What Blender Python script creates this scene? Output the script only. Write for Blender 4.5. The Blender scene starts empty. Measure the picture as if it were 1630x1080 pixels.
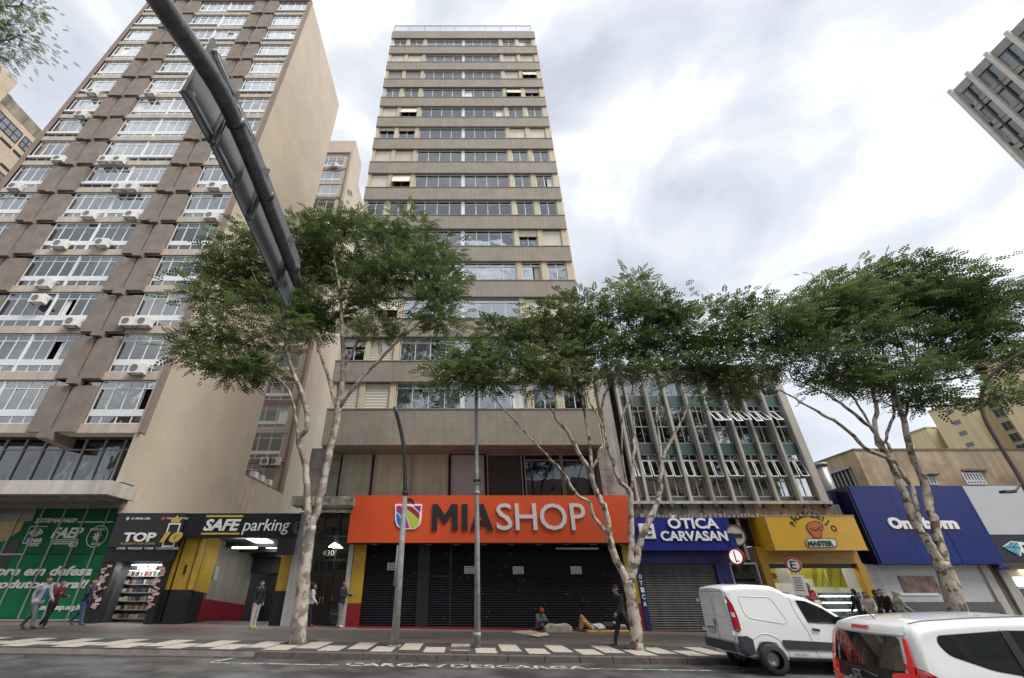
import bpy, bmesh, math, random
import numpy as np
from mathutils import Vector, Matrix, noise
random.seed(7)
R = math.radians
scene = bpy.context.scene
col = scene.collection

# ------------------------------------------------------------------ camera, sky, sun, exposure
CAM_H = 1.6
FOC = 678.0; PCX = 740.0; PCY = 540.0
PITCH = math.atan(397/FOC)
cam_d = bpy.data.cameras.new('camera'); cam = bpy.data.objects.new('camera', cam_d); col.objects.link(cam)
cam.location = (0, 0, CAM_H); cam.rotation_euler = (math.pi/2+PITCH, 0, 0)
cam_d.sensor_width = 36; cam_d.lens = FOC/1630*36; cam_d.shift_x = (815-PCX)/1630
cam_d.clip_start = .05; cam_d.clip_end = 3000
scene.camera = cam

SUN_EL = 58; SUN_AZ = 127
world = bpy.data.worlds.new('World'); scene.world = world; world.use_nodes = True
nt = world.node_tree; nt.nodes.clear()
def wn(t, **k):
    n = nt.nodes.new(t)
    for a, b in k.items(): setattr(n, a, b)
    return n
W_out = wn('ShaderNodeOutputWorld'); W_bg = wn('ShaderNodeBackground')
sky = wn('ShaderNodeTexSky'); sky.sky_type = 'NISHITA'; sky.sun_disc = False
sky.sun_elevation = R(SUN_EL); sky.sun_rotation = R(SUN_AZ); sky.air_density = 1; sky.dust_density = 2
tc = wn('ShaderNodeTexCoord')
comb = wn('ShaderNodeMapping'); comb.inputs['Location'].default_value = (1.7, .6, 2.2); comb.inputs['Scale'].default_value = (1.5, 1.5, 2.3)
nt.links.new(tc.outputs['Generated'], comb.inputs[0])
n1 = wn('ShaderNodeTexNoise'); n1.inputs['Scale'].default_value = 2.1; n1.inputs['Detail'].default_value = 8; n1.inputs['Roughness'].default_value = .52; n1.inputs['Distortion'].default_value = .35
n2 = wn('ShaderNodeTexNoise'); n2.inputs['Scale'].default_value = .7; n2.inputs['Detail'].default_value = 3
nt.links.new(comb.outputs[0], n1.inputs['Vector']); nt.links.new(comb.outputs[0], n2.inputs['Vector'])
mx = wn('ShaderNodeMath', operation='MULTIPLY_ADD'); nt.links.new(n1.outputs[0], mx.inputs[0]); mx.inputs[1].default_value = .62
m2 = wn('ShaderNodeMath', operation='MULTIPLY'); nt.links.new(n2.outputs[0], m2.inputs[0]); m2.inputs[1].default_value = .38
nt.links.new(m2.outputs[0], mx.inputs[2])
rmp = wn('ShaderNodeValToRGB'); cr = rmp.color_ramp
cr.elements[0].position = .40; cr.elements[0].color = (.42, .445, .49, 1)
cr.elements[1].position = .61; cr.elements[1].color = (1.18, 1.19, 1.2, 1)
e = cr.elements.new(.45); e.color = (.51, .535, .58, 1)
e = cr.elements.new(.495); e.color = (.58, .60, .64, 1)
e = cr.elements.new(.54); e.color = (.74, .76, .79, 1)
nt.links.new(mx.outputs[0], rmp.inputs[0])
skm = wn('ShaderNodeVectorMath', operation='SCALE'); nt.links.new(sky.outputs[0], skm.inputs[0]); skm.inputs['Scale'].default_value = .07
CLOUD = .53
clm = wn('ShaderNodeVectorMath', operation='SCALE'); nt.links.new(rmp.outputs[0], clm.inputs[0]); clm.inputs['Scale'].default_value = CLOUD
mix = wn('ShaderNodeMix', data_type='RGBA'); mix.inputs['Factor'].default_value = .90
nt.links.new(skm.outputs[0], mix.inputs[6]); nt.links.new(clm.outputs[0], mix.inputs[7])
nt.links.new(mix.outputs[2], W_bg.inputs['Color']); W_bg.inputs['Strength'].default_value = 1.0
nt.links.new(W_bg.outputs[0], W_out.inputs[0])
sun_d = bpy.data.lights.new('sun', 'SUN'); sun_d.energy = 1.5; sun_d.angle = R(28); sun_d.color = (1, .97, .92)
sun = bpy.data.objects.new('sun', sun_d); col.objects.link(sun)
sun.rotation_euler = (R(90-SUN_EL), 0, R(180-SUN_AZ))
scene.view_settings.view_transform = 'Standard'; scene.view_settings.look = 'None'
scene.view_settings.gamma = 1; scene.view_settings.use_curve_mapping = False
scene.view_settings.exposure = 1.6

# ------------------------------------------------------------------ helpers
SL = -0.012                       # the street falls gently to the right
def gz(x): return SL*x
def ray(px, py):
    u = (px-PCX)/FOC; v = (PCY-py)/FOC; c = math.cos(PITCH); s = math.sin(PITCH)
    return (u, c-v*s, s+v*c)
def P(px, py, Y):                 # the world point at depth Y seen at a photograph pixel
    d = ray(px, py); t = Y/d[1]; return Vector((d[0]*t, Y, CAM_H+d[2]*t))
def G(px, py, z0=0.0):            # the ground point seen at a pixel
    d = ray(px, py); t = (z0-CAM_H)/(d[2]-SL*d[0]); return Vector((d[0]*t, d[1]*t, CAM_H+d[2]*t))

MATS = {}
def mat(name, color=(.5, .5, .5), rough=.8, var=.12, scale=3.0, bump=.0, bscale=40, metal=0, streak=0, spec=.5, coat=0, emit=None, estr=1, brick=None, dirt=None, objvar=0, detail=4, fine=False):
    if name in MATS: return MATS[name]
    m = bpy.data.materials.new(name); m.use_nodes = True; t = m.node_tree; b = t.nodes['Principled BSDF']
    b.inputs['Roughness'].default_value = rough; b.inputs['Metallic'].default_value = metal
    b.inputs['Specular IOR Level'].default_value = spec; b.inputs['Coat Weight'].default_value = coat; b.inputs['Coat Roughness'].default_value = .05
    N = lambda ty: t.nodes.new(ty)
    L = t.links.new
    if emit:
        b.inputs['Emission Color'].default_value = (*emit, 1); b.inputs['Emission Strength'].default_value = estr
    b.inputs['Base Color'].default_value = (*color, 1)
    tcn = N('ShaderNodeTexCoord'); src = tcn.outputs['Object']
    geo = N('ShaderNodeNewGeometry'); src = geo.outputs['Position']
    cur = None
    if var > 0:
        nz = N('ShaderNodeTexNoise'); nz.inputs['Scale'].default_value = scale; nz.inputs['Detail'].default_value = detail; nz.inputs['Roughness'].default_value = .65
        L(src, nz.inputs['Vector'])
        mr = N('ShaderNodeMapRange'); mr.inputs[1].default_value = .3; mr.inputs[2].default_value = .7; mr.inputs[3].default_value = 1-var; mr.inputs[4].default_value = 1+var
        L(nz.outputs[0], mr.inputs[0]); cur = mr.outputs[0]
    if streak > 0:
        mp = N('ShaderNodeMapping'); mp.inputs['Scale'].default_value = (2.2, 2.2, .12); L(src, mp.inputs[0])
        if fine: mp.inputs['Scale'].default_value = (7, 7, .45)
        ns = N('ShaderNodeTexNoise'); ns.inputs['Scale'].default_value = 1.0; ns.inputs['Detail'].default_value = 6; ns.inputs['Roughness'].default_value = .7; L(mp.outputs[0], ns.inputs['Vector'])
        mr = N('ShaderNodeMapRange'); mr.inputs[1].default_value = .38; mr.inputs[2].default_value = .62; mr.inputs[3].default_value = 1-streak; mr.inputs[4].default_value = 1+streak*.35
        L(ns.outputs[0], mr.inputs[0])
        if cur:
            mm = N('ShaderNodeMath'); mm.operation = 'MULTIPLY'; L(cur, mm.inputs[0]); L(mr.outputs[0], mm.inputs[1]); cur = mm.outputs[0]
        else: cur = mr.outputs[0]
    if objvar > 0:
        oi = N('ShaderNodeObjectInfo'); mr = N('ShaderNodeMapRange'); mr.inputs[3].default_value = 1-objvar; mr.inputs[4].default_value = 1+objvar; L(oi.outputs['Random'], mr.inputs[0])
        if cur:
            mm = N('ShaderNodeMath'); mm.operation = 'MULTIPLY'; L(cur, mm.inputs[0]); L(mr.outputs[0], mm.inputs[1]); cur = mm.outputs[0]
        else: cur = mr.outputs[0]
    base = None
    if brick:
        c2, bw, bh, mort = brick
        bk = N('ShaderNodeTexBrick'); bk.inputs['Scale'].default_value = 1; bk.inputs['Brick Width'].default_value = bw; bk.inputs['Row Height'].default_value = bh; bk.inputs['Mortar Size'].default_value = mort
        bk.inputs['Color1'].default_value = (*color, 1); bk.inputs['Color2'].default_value = (*[c*1.12 for c in color], 1); bk.inputs['Mortar'].default_value = (*c2, 1)
        sx = N('ShaderNodeSeparateXYZ'); L(src, sx.inputs[0]); cx = N('ShaderNodeCombineXYZ')
        if brick[0] is not None and len(brick) == 4:
            L(sx.outputs[0], cx.inputs[0]); L(sx.outputs[2], cx.inputs[1])
        L(cx.outputs[0], bk.inputs['Vector']); base = bk.outputs['Color']
        if name.startswith('ground'):
            for l in list(cx.inputs[1].links): t.links.remove(l)
            L(sx.outputs[1], cx.inputs[1])
    if cur:
        vm = N('ShaderNodeVectorMath'); vm.operation = 'SCALE'
        if base: L(base, vm.inputs[0])
        else: vm.inputs[0].default_value = color
        L(cur, vm.inputs['Scale']); base = vm.outputs[0]
    if dirt:
        dc, ds, dlo, dhi = dirt
        nd = N('ShaderNodeTexNoise'); nd.inputs['Scale'].default_value = ds; nd.inputs['Detail'].default_value = 8; nd.inputs['Roughness'].default_value = .6; L(src, nd.inputs['Vector'])
        mr = N('ShaderNodeMapRange'); mr.inputs[1].default_value = dlo; mr.inputs[2].default_value = dhi; L(nd.outputs[0], mr.inputs[0])
        mi = N('ShaderNodeMix'); mi.data_type = 'RGBA'; L(mr.outputs[0], mi.inputs[0])
        if base: L(base, mi.inputs[6])
        else: mi.inputs[6].default_value = (*color, 1)
        mi.inputs[7].default_value = (*dc, 1); base = mi.outputs[2]
    if base: L(base, b.inputs['Base Color'])
    if bump > 0:
        nb = N('ShaderNodeTexNoise'); nb.inputs['Scale'].default_value = bscale; nb.inputs['Detail'].default_value = 5; L(src, nb.inputs['Vector'])
        bm_ = N('ShaderNodeBump'); bm_.inputs['Strength'].default_value = min(1, bump); bm_.inputs['Distance'].default_value = .02; L(nb.outputs[0], bm_.inputs['Height']); L(bm_.outputs[0], b.inputs['Normal'])
    MATS[name] = m
    return m

def glass_mat(name, tint=(.55, .6, .62), refl=.35, rough=.02):
    if name in MATS: return MATS[name]
    m = bpy.data.materials.new(name); m.use_nodes = True; t = m.node_tree; t.nodes.clear()
    o = t.nodes.new('ShaderNodeOutputMaterial'); mx_ = t.nodes.new('ShaderNodeMixShader'); tr = t.nodes.new('ShaderNodeBsdfTransparent'); gl = t.nodes.new('ShaderNodeBsdfGlossy')
    tr.inputs[0].default_value = (*tint, 1); gl.inputs['Roughness'].default_value = rough; gl.inputs[0].default_value = (.9, .93, .95, 1)
    lw = t.nodes.new('ShaderNodeFresnel'); lw.inputs[0].default_value = 1.5
    ma = t.nodes.new('ShaderNodeMath'); ma.operation = 'MULTIPLY_ADD'; ma.inputs[1].default_value = 1.5; ma.inputs[2].default_value = refl; ma.use_clamp = True
    geo = t.nodes.new('ShaderNodeNewGeometry')
    oi = t.nodes.new('ShaderNodeObjectInfo')
    nz = t.nodes.new('ShaderNodeTexNoise'); nz.inputs['Scale'].default_value = .8; t.links.new(geo.outputs['Position'], nz.inputs['Vector'])
    bp = t.nodes.new('ShaderNodeBump'); bp.inputs['Strength'].default_value = .25; bp.inputs['Distance'].default_value = .05; t.links.new(nz.outputs[0], bp.inputs['Height']); t.links.new(bp.outputs[0], gl.inputs['Normal'])
    t.links.new(lw.outputs[0], ma.inputs[0]); t.links.new(ma.outputs[0], mx_.inputs[0]); t.links.new(tr.outputs[0], mx_.inputs[1]); t.links.new(gl.outputs[0], mx_.inputs[2]); t.links.new(mx_.outputs[0], o.inputs[0])
    MATS[name] = m; return m

class MB:
    def __init__(s): s.v = []; s.f = []; s.sm = []
    def quad(s, *pts, smooth=False):
        i = len(s.v); s.v += [tuple(p) for p in pts]; s.f.append(tuple(range(i, i+len(pts)))); s.sm.append(smooth); return s
    def box(s, x0, x1, y0, y1, z0, z1, M=None):
        i = len(s.v)
        c = [(x0,y0,z0),(x1,y0,z0),(x1,y1,z0),(x0,y1,z0),(x0,y0,z1),(x1,y0,z1),(x1,y1,z1),(x0,y1,z1)]
        if M: c = [tuple(M @ Vector(p)) for p in c]
        s.v += c
        for f in ((0,3,2,1),(4,5,6,7),(0,1,5,4),(1,2,6,5),(2,3,7,6),(3,0,4,7)): s.f.append(tuple(i+k for k in f)); s.sm.append(False)
        return s
    def prism(s, poly, a0, a1, axis='y', M=None):     # polygon in the other two axes, extruded along axis
        n = len(poly); i = len(s.v)
        for a in (a0, a1):
            for p, q in poly:
                v = {'y': (p, a, q), 'x': (a, p, q), 'z': (p, q, a)}[axis]
                s.v.append(tuple(M @ Vector(v)) if M else v)
        s.f.append(tuple(i+k for k in range(n))); s.f.append(tuple(i+n+k for k in reversed(range(n)))); s.sm += [False, False]
        for k in range(n):
            s.f.append((i+k, i+(k+1) % n, i+n+(k+1) % n, i+n+k)); s.sm.append(False)
        return s
    def tube(s, pts, rs, n=10, caps=True, smooth=True):
        pts = [Vector(p) for p in pts]
        if not hasattr(rs, '__len__'): rs = [rs]*len(pts)
        i = len(s.v); up = Vector((0.13, .21, 1)).normalized()
        prev = None
        for k, p in enumerate(pts):
            d = (pts[min(k+1, len(pts)-1)]-pts[max(k-1, 0)])
            if d.length < 1e-6: d = Vector((0, 0, 1))
            d.normalize()
            if prev is None:
                a = d.cross(up)
                if a.length < 1e-3: a = d.cross(Vector((1, 0, 0)))
            else: a = prev - d*prev.dot(d)
            a.normalize(); prev = a; b = d.cross(a)
            for j in range(n):
                w = 2*math.pi*j/n; q = p+(a*math.cos(w)+b*math.sin(w))*rs[k]; s.v.append(tuple(q))
        for k in range(len(pts)-1):
            for j in range(n):
                s.f.append((i+k*n+j, i+k*n+(j+1) % n, i+(k+1)*n+(j+1) % n, i+(k+1)*n+j)); s.sm.append(smooth)
        if caps:
            s.f.append(tuple(i+j for j in reversed(range(n)))); s.f.append(tuple(i+(len(pts)-1)*n+j for j in range(n))); s.sm += [False, False]
        return s
    def disc(s, c, r, y0, y1, n=20, ry=None, axis='y'):
        ry = ry or r
        return s.prism([(c[0]+r*math.cos(2*math.pi*k/n), c[1]+ry*math.sin(2*math.pi*k/n)) for k in range(n)], y0, y1, axis)
    def ring(s, c, r0, r1, y0, y1, n=28, a0=0, a1=2*math.pi, sx=1, axis='y'):
        closed = abs(a1-a0-2*math.pi) < 1e-6
        m = n if closed else n+1
        i = len(s.v)
        for k in range(m):
            w = a0+(a1-a0)*k/n; cx, sn = math.cos(w)*sx, math.sin(w)
            for (r, y) in ((r0, y0), (r1, y0), (r1, y1), (r0, y1)):
                p, q = c[0]+r*cx, c[1]+r*sn
                s.v.append({'y': (p, y, q), 'x': (y, p, q), 'z': (p, q, y)}[axis])
        for k in range(n):
            a = i+4*k; b = i+4*((k+1) % m)
            for j in range(4): s.f.append((a+j, a+(j+1) % 4, b+(j+1) % 4, b+j)); s.sm.append(False)
        if not closed:
            s.f.append((i, i+3, i+2, i+1)); e = i+4*n; s.f.append((e, e+1, e+2, e+3)); s.sm += [False, False]
        return s
    def mesh(s, name):
        me = bpy.data.meshes.new(name); me.from_pydata(s.v, [], s.f); me.polygons.foreach_set('use_smooth', s.sm)
        bm = bmesh.new(); bm.from_mesh(me); bmesh.ops.recalc_face_normals(bm, faces=bm.faces); bm.to_mesh(me); bm.free()
        return me
    def build(s, name, m, parent=None, bevel=0):
        me = s.mesh(name)
        if bevel:
            bm = bmesh.new(); bm.from_mesh(me)
            bmesh.ops.bevel(bm, geom=[e for e in bm.edges if len(e.link_faces) == 2 and e.calc_face_angle(0) > .5], offset=bevel, segments=2, profile=.6, affect='EDGES')
            bm.to_mesh(me); bm.free()
        return link(name, me, m, parent)
def link(name, me, m=None, parent=None):
    o = bpy.data.objects.new(name, me); col.objects.link(o)
    if m is not None:
        if me.materials: 
            if me.materials[0] != m:
                o.material_slots[0].link = 'OBJECT'; o.material_slots[0].material = m
        else: me.materials.append(m)
    if parent is not None: o.parent = parent
    return o
def tag(o, label=None, cat=None, group=None, kind=None):
    if label: o['label'] = label
    if cat: o['category'] = cat
    if group: o['group'] = group
    if kind: o['kind'] = kind
    return o
def empty(name, loc=(0, 0, 0), rz=0):
    o = bpy.data.objects.new(name, None); o.empty_display_size = .2; o.location = loc; o.rotation_euler = (0, 0, rz); col.objects.link(o); return o
def thing(name, label, cat, loc=(0, 0, 0), rz=0, group=None):
    return tag(empty(name, loc, rz), label, cat, group)
def part(name, m, parent, *boxes, bevel=0):
    b = MB()
    for x in boxes: b.box(*x)
    return b.build(name, m, parent, bevel)
UB = {}
def ubox(name, m, parent, x0, x1, y0, y1, z0, z1, rot=None):     # shares one unit-box mesh per (name, material)
    k = (name, m.name)
    if k not in UB:
        UB[k] = MB().box(-.5, .5, -.5, .5, -.5, .5).mesh(name); UB[k].materials.append(m)
    o = bpy.data.objects.new(name, UB[k]); col.objects.link(o); o.parent = parent
    o.location = ((x0+x1)/2, (y0+y1)/2, (z0+z1)/2); o.scale = (abs(x1-x0), abs(y1-y0), abs(z1-z0))
    if rot: o.rotation_euler = rot
    return o
def copy_tree(o, parent=None):
    c = o.copy(); col.objects.link(c)
    if parent: c.parent = parent
    for ch in list(o.children): copy_tree(ch, c)
    return c
def text_mesh(s, bold=0, shear=0, space=1.0, ext=.02, res=3):
    cu = bpy.data.curves.new('lettering', 'FONT'); cu.body = s; cu.extrude = ext; cu.offset = bold; cu.shear = shear; cu.space_character = space; cu.resolution_u = res; cu.align_x = 'LEFT'
    o = bpy.data.objects.new('tmp', cu); col.objects.link(o)
    dg = bpy.context.evaluated_depsgraph_get(); dg.update()
    me = bpy.data.meshes.new_from_object(o.evaluated_get(dg)); bpy.data.objects.remove(o); return me
def text(name, s, m, parent, x0, x1, z0, z1, y, depth=.03, bold=0, shear=0, space=1.0, rotz=0, flat=False, slantfix=0):
    """lettering fitted to the rectangle x0..x1, z0..z1 standing at depth y, facing -Y"""
    me = text_mesh(s, bold, shear, space)
    n = len(me.vertices); co = np.empty(n*3); me.vertices.foreach_get('co', co); co = co.reshape(-1, 3)
    mn, mxx = co.min(0), co.max(0); sz = np.maximum(mxx-mn, 1e-6)
    u = (co-mn)/sz
    out = np.empty_like(co)
    out[:, 0] = x0+u[:, 0]*(x1-x0)
    if flat:
        out[:, 1] = z0+u[:, 1]*(z1-z0); out[:, 2] = y+u[:, 2]*depth
    else:
        out[:, 1] = y-u[:, 2]*depth; out[:, 2] = z0+u[:, 1]*(z1-z0)
    me.vertices.foreach_set('co', out.ravel()); me.update()
    me.materials.clear(); me.materials.append(m)
    return link(name, me, m, parent)
# ------------------------------------------------------------------ materials
M_asph = mat('asphalt', (.085, .086, .088), .42, .28, 1.2, .5, 90, dirt=((.03, .031, .034), .9, .42, .6), spec=.6)
M_gran = mat('granite kerb', (.10, .08, .074), .75, .3, 6, .6, 60)
M_paver = mat('ground pavers', (.105, .098, .092), .6, .25, 1.5, .3, 70, brick=((.045, .042, .04), .22, .11, .012), dirt=((.17, .12, .1), .5, .55, .75))
M_redp = mat('ground red tiles', (.19, .105, .09), .65, .25, 1.5, .3, 70, brick=((.08, .06, .05), .2, .2, .012), dirt=((.13, .11, .1), .8, .45, .6))
M_sett = mat('dark setts', (.045, .042, .042), .65, .4, 30, .8, 60)
M_white_sett = mat('pale setts', (.36, .33, .28), .75, .45, 26, .9, 45)
M_paint = mat('road paint', (.42, .42, .41), .7, .25, 9, dirt=((.1, .1, .1), 6, .46, .6))
M_beige = mat('beige render', (.46, .39, .31), .9, .1, .35, .4, 8, streak=.06, fine=True, dirt=((.44, .36, .275), 1.4, .5, .72))
M_beige2 = mat('pale beige band', (.47, .40, .33), .9, .1, .6, .2, 20, streak=.16)
M_brown = mat('brown panel', (.205, .17, .14), .88, .2, 1.2, .35, 14, streak=.05)
M_brownd = mat('brown edge', (.22, .165, .14), .9, .12, 1.0)
M_band = mat('grey brown tile band', (.27, .232, .188), .8, .12, .7, .15, 30, streak=.14, fine=True, brick=((.19, .163, .135), .5, .075, .01))
M_cream = mat('cream pilaster', (.50, .43, .30), .85, .08, 1, streak=.14)
M_creamw = mat('cream wall', (.56, .47, .36), .9, .1, .5, .2, 10, streak=.10)
M_white = mat('white aluminium', (.66, .67, .68), .4, .05, 2)
M_steel = mat('grey aluminium', (.36, .37, .38), .4, .1, 2)
M_shut = mat('cream roller blind', (.60, .56, .48), .7, .07, 1.5, objvar=.12, streak=.06)
M_dark = mat('dark interior', (.03, .031, .034), .9, .2, .8)
M_black = mat('black steel', (.018, .018, .02), .45, .2, 3)
M_conc = mat('grey concrete', (.25, .235, .215), .9, .2, .9, .4, 20, streak=.3)
M_concd = mat('weathered concrete', (.19, .18, .165), .95, .3, .8, .4, 20, streak=.5)
M_fin = mat('pale concrete fin', (.42, .40, .36), .88, .12, .8, .2, 20, streak=.3)
M_green = mat('green spandrel', (.045, .10, .095), .5, .15, 1.2, streak=.2)
M_curt = mat('white curtain', (.80, .80, .78), .9, .06, 2, objvar=.2)
M_curtb = mat('beige curtain', (.42, .38, .32), .9, .1, 2, objvar=.3)
M_pglass = glass_mat('window glass', (.93, .95, .96), .12)
M_lglass = glass_mat('bright glass', (.8, .84, .85), .28)
M_dglass = glass_mat('shop glass', (.42, .45, .45), .05)
M_ac = mat('ac casing', (.66, .64, .59), .5, .08, 3, objvar=.08)
M_acd = mat('ac fan grille', (.16, .16, .16), .6, .1, 3)

# ------------------------------------------------------------------ ground
def sheet(name, m, x0, x1, y0, y1, dz, nx=1, parent=None):
    b = MB()
    for k in range(nx):
        a = x0+(x1-x0)*k/nx; c = x0+(x1-x0)*(k+1)/nx
        b.quad((a, y0, gz(a)+dz), (c, y0, gz(c)+dz), (c, y1, gz(c)+dz), (a, y1, gz(a)+dz))
    return b.build(name, m, parent)
def sbox(b, x0, x1, y0, y1, d0, d1):
    i = len(b.v)
    for z in (d0, d1):
        for (x, y) in ((x0, y0), (x1, y0), (x1, y1), (x0, y1)): b.v.append((x, y, gz(x)+z))
    for f in ((0,3,2,1),(4,5,6,7),(0,1,5,4),(1,2,6,5),(2,3,7,6),(3,0,4,7)): b.f.append(tuple(i+k for k in f)); b.sm.append(False)
KY = 14.7
tag(sheet('ground', mat('far ground', (.12, .115, .11), .9, .2, .5), -400, 400, -300, 400, -.5), kind='structure')
road = tag(sheet('road', M_asph, -120, 120, .6, KY, -.15, 8), kind='structure')
pave = tag(sheet('pavement', M_paver, -60, 60, KY+.25, 26.5, -.002, 4), kind='structure')
b = MB(); sbox(b, -60, 60, KY+.25, 26.4, -.4, -.01); tag(b.build('pavement_base', M_conc), kind='structure')
b = MB(); sbox(b, -60, 60, -4, .6, -.4, 0); tag(b.build('near_pavement', M_paver), kind='structure')
sheet('tile_strip', M_redp, -60, 60, 21.9, 23.9, .003, 2, pave)
sheet('tile_strip', M_redp, -60, -6.5, 19.75, 20.0, .003, 1, pave)
sheet('mosaic_border', M_sett, -60, 60, KY+.27, 17.55, .003, 2, pave)
kerb = tag(empty('kerb'), kind='structure')
x = -60.0
rr = random.Random(3)
while x < 34:
    w = rr.uniform(.8, 1.15) if x > -14 else 3.0
    low = x < -6.3
    b = MB(); j = rr.uniform(-.012, .012)
    sbox(b, x+.008, x+w-.008, KY+j*.5, KY+.25, -.3, (-.11 if low else .0)+j*.4)
    b.build('kerb_stone', M_gran, kerb, bevel=.015 if x > -14 else 0)
    x += w
# pale mosaic panels set in the dark border: two staggered rows
def panel(x, y0, y1, w):
    b = MB(); b.quad((x-w/2, y0, gz(x-w/2)+.008), (x+w/2, y0, gz(x+w/2)+.008), (x+w/2, y1, gz(x+w/2)+.008), (x-w/2, y1, gz(x-w/2)+.008))
    b.build('mosaic_panel', M_white_sett, pave)
for k in range(-16, 18):
    xc = -.9+1.53*k; w_ = .62 if xc > -4 else .72
    panel(xc, KY+.38, 16.35, w_)
    panel(xc+.765, 15.55, 17.35, w_-.02)
# road markings
def stripe(p, q, w, dz=.005):
    p = Vector((p.x, p.y, 0)); q = Vector((q.x, q.y, 0)); d = (q-p).normalized(); n = Vector((-d.y, d.x, 0))*w/2
    pts = [p-n, q-n, q+n, p+n]; b = MB(); b.quad(*[(a.x, a.y, gz(a.x)-.15+dz) for a in pts]); return b.build('marking', M_paint, road)
g = lambda px, py: G(px, py, -.15)
stripe(g(335, 1055.5), g(545, 1059.5), .1); stripe(g(335, 1055), g(391, 1045), .1, .009)
stripe(g(938, 1065), g(1187, 1069), .1)
stripe(g(1124, 1056.5), g(1187, 1068.6), .1, .009); stripe(g(1140, 1056.5), g(1206, 1069), .1, .009); stripe(g(1200, 1069), g(1254, 1071), .1, .013)
a = g(546, 1061); c = g(932, 1062)
for (s, u0, u1) in (('CARGA', 0, .36), ('/', .375, .42), ('DESCARGA', .435, 1.0)):
    o = text('road_lettering', s, M_paint, road, a.x+(c.x-a.x)*u0, a.x+(c.x-a.x)*u1, 13.62, 14.12, 0, depth=.004, bold=.02, flat=True)
    o.location.z = -.144; 
    for v in o.data.vertices: v.co.z += gz(v.co.x)
b = MB(); b.box(-.62, .18, 15.75, 16.5, -.01, .014); b.build('manhole_cover', mat('manhole iron', (.07, .06, .055), .6, .3, 20, .5, 50), pave)
b = MB(); b.box(-2.6, -1.3, 19.0, 19.25, 0, .03); b.build('drain_grate', mat('manhole iron'), pave)

# ------------------------------------------------------------------ window builder
FRM = {}
def wframe(w, h, n, trans, m, bar=.05, dep=.07, low=None, kind=''):
    k = (round(w, 2), round(h, 2), n, round(trans, 2), m.name, bar, low, kind)
    if k not in FRM:
        b = MB(); d = dep/2
        b.box(0, w, -d, d, 0, bar); b.box(0, w, -d, d, h-bar, h); b.box(0, bar, -d*.98, d*.98, bar, h-bar); b.box(w-bar, w, -d*.98, d*.98, bar, h-bar)
        for i in range(1, n):
            x = w*i/n; b.box(x-bar*.45, x+bar*.45, -d*.9, d*.9, bar, h-bar)
        if trans: b.box(bar, w-bar, -d*.8, d*.8, h-trans-bar*.5, h-trans+bar*.4)
        if low: b.box(bar, w-bar, -d*1.3, d*1.1, low[0], low[1])
        me = b.mesh('window'); me.materials.append(m); FRM[k] = me
    return FRM[k]
CUR = {}
def curtain_mesh(m, kind):
    k = (m.name, kind)
    if k not in CUR:
        b = MB(); n = 18; rg = random.Random(hash(kind) % 99 if not isinstance(kind, int) else kind)
        xs = [i/n for i in range(n+1)]; a = rg.uniform(0, 6)
        for i in range(n):
            y0 = .03*math.sin(xs[i]*40+a)+.01*math.sin(i*2.3); y1 = .03*math.sin(xs[i+1]*40+a)+.01*math.sin((i+1)*2.3)
            b.quad((xs[i], y0, 0), (xs[i+1], y1, 0), (xs[i+1], y1, 1), (xs[i], y0, 1), smooth=True)
        me = b.mesh('curtain'); me.materials.append(m); CUR[k] = me
    return CUR[k]
wr = random.Random(11)
def window(parent, x0, x1, z0, z1, y, n, trans=.28, fm=None, gm=None, pc=.55, low=None, cm=None, split=True, bar=.05):
    fm = fm or M_white; gm = gm or M_pglass
    w = x1-x0; h = z1-z0
    o = bpy.data.objects.new('window', wframe(w, h, n, trans, fm, bar=bar, low=low)); col.objects.link(o); o.parent = parent; o.location = (x0, y, z0)
    for i in range(n):
        a = w*i/n+.03; c = w*(i+1)/n-.03
        if low:
            ubox('pane', gm, o, a, c, -.006, .006, .03, low[0])
            zb = low[1]
        else: zb = .03
        sh = 0
        if n >= 2 and wr.random() < .05: sh = (w/n*.8) if i < n-1 else -(w/n*.8)
        ubox('pane', gm, o, a+sh, c+sh, -.006+.012*(i % 2)+(.03 if sh else 0), .006+.012*(i % 2)+(.03 if sh else 0), zb, h-trans-.02 if trans else h-.03)
        if trans: ubox('pane', gm, o, a, c, -.006, .006, h-trans+.02, h-.03)
    if wr.random() < pc*.22:
        if 'vb' not in UB:
            b = MB()
            for q_ in range(14): b.box(0, 1, -.02, .02, q_/14, (q_+.62)/14)
            UB['vb'] = b.mesh('blind'); UB['vb'].materials.append(M_curt)
        u0 = wr.choice([0, 0, .5]); hh_ = wr.uniform(.5, 1)
        c = bpy.data.objects.new('blind', UB['vb']); col.objects.link(c); c.parent = o; c.location = (w*u0+.03, .15, .02+h*(1-hh_)); c.scale = (w*wr.choice([.5, 1-u0])-.06, 1, (h-.04)*hh_)
    elif wr.random() < pc:
        mode = wr.random()
        m = cm or (M_curt if wr.random() < .8 else M_curtb)
        spans = [(0, 1)] if mode < .35 else ([(0, .5), (.62, 1)] if mode < .55 else ([(0, .36), (.64, 1)] if mode < .8 else [(0, .5)]))
        for (p, q) in spans:
            c = bpy.data.objects.new('curtain', curtain_mesh(m, wr.randint(0, 3))); col.objects.link(c); c.parent = o
            c.location = (w*p+.03, .075, .02); c.scale = (w*(q-p)-.06, 1, h-.04)
    return o
def blind_mesh(w, h, m, n=9):
    b = MB(); s = h/n
    for i in range(n): b.quad((0, 0, i*s), (w, 0, i*s), (w, -.022, i*s+s*.8), (0, -.022, i*s+s*.8)); b.quad((0, -.022, i*s+s*.8), (w, -.022, i*s+s*.8), (w, 0, i*s+s), (0, 0, i*s+s))
    b.box(0, w, .01, .03, 0, h)
    me = b.mesh('roller_blind'); me.materials.append(m); return me

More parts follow.
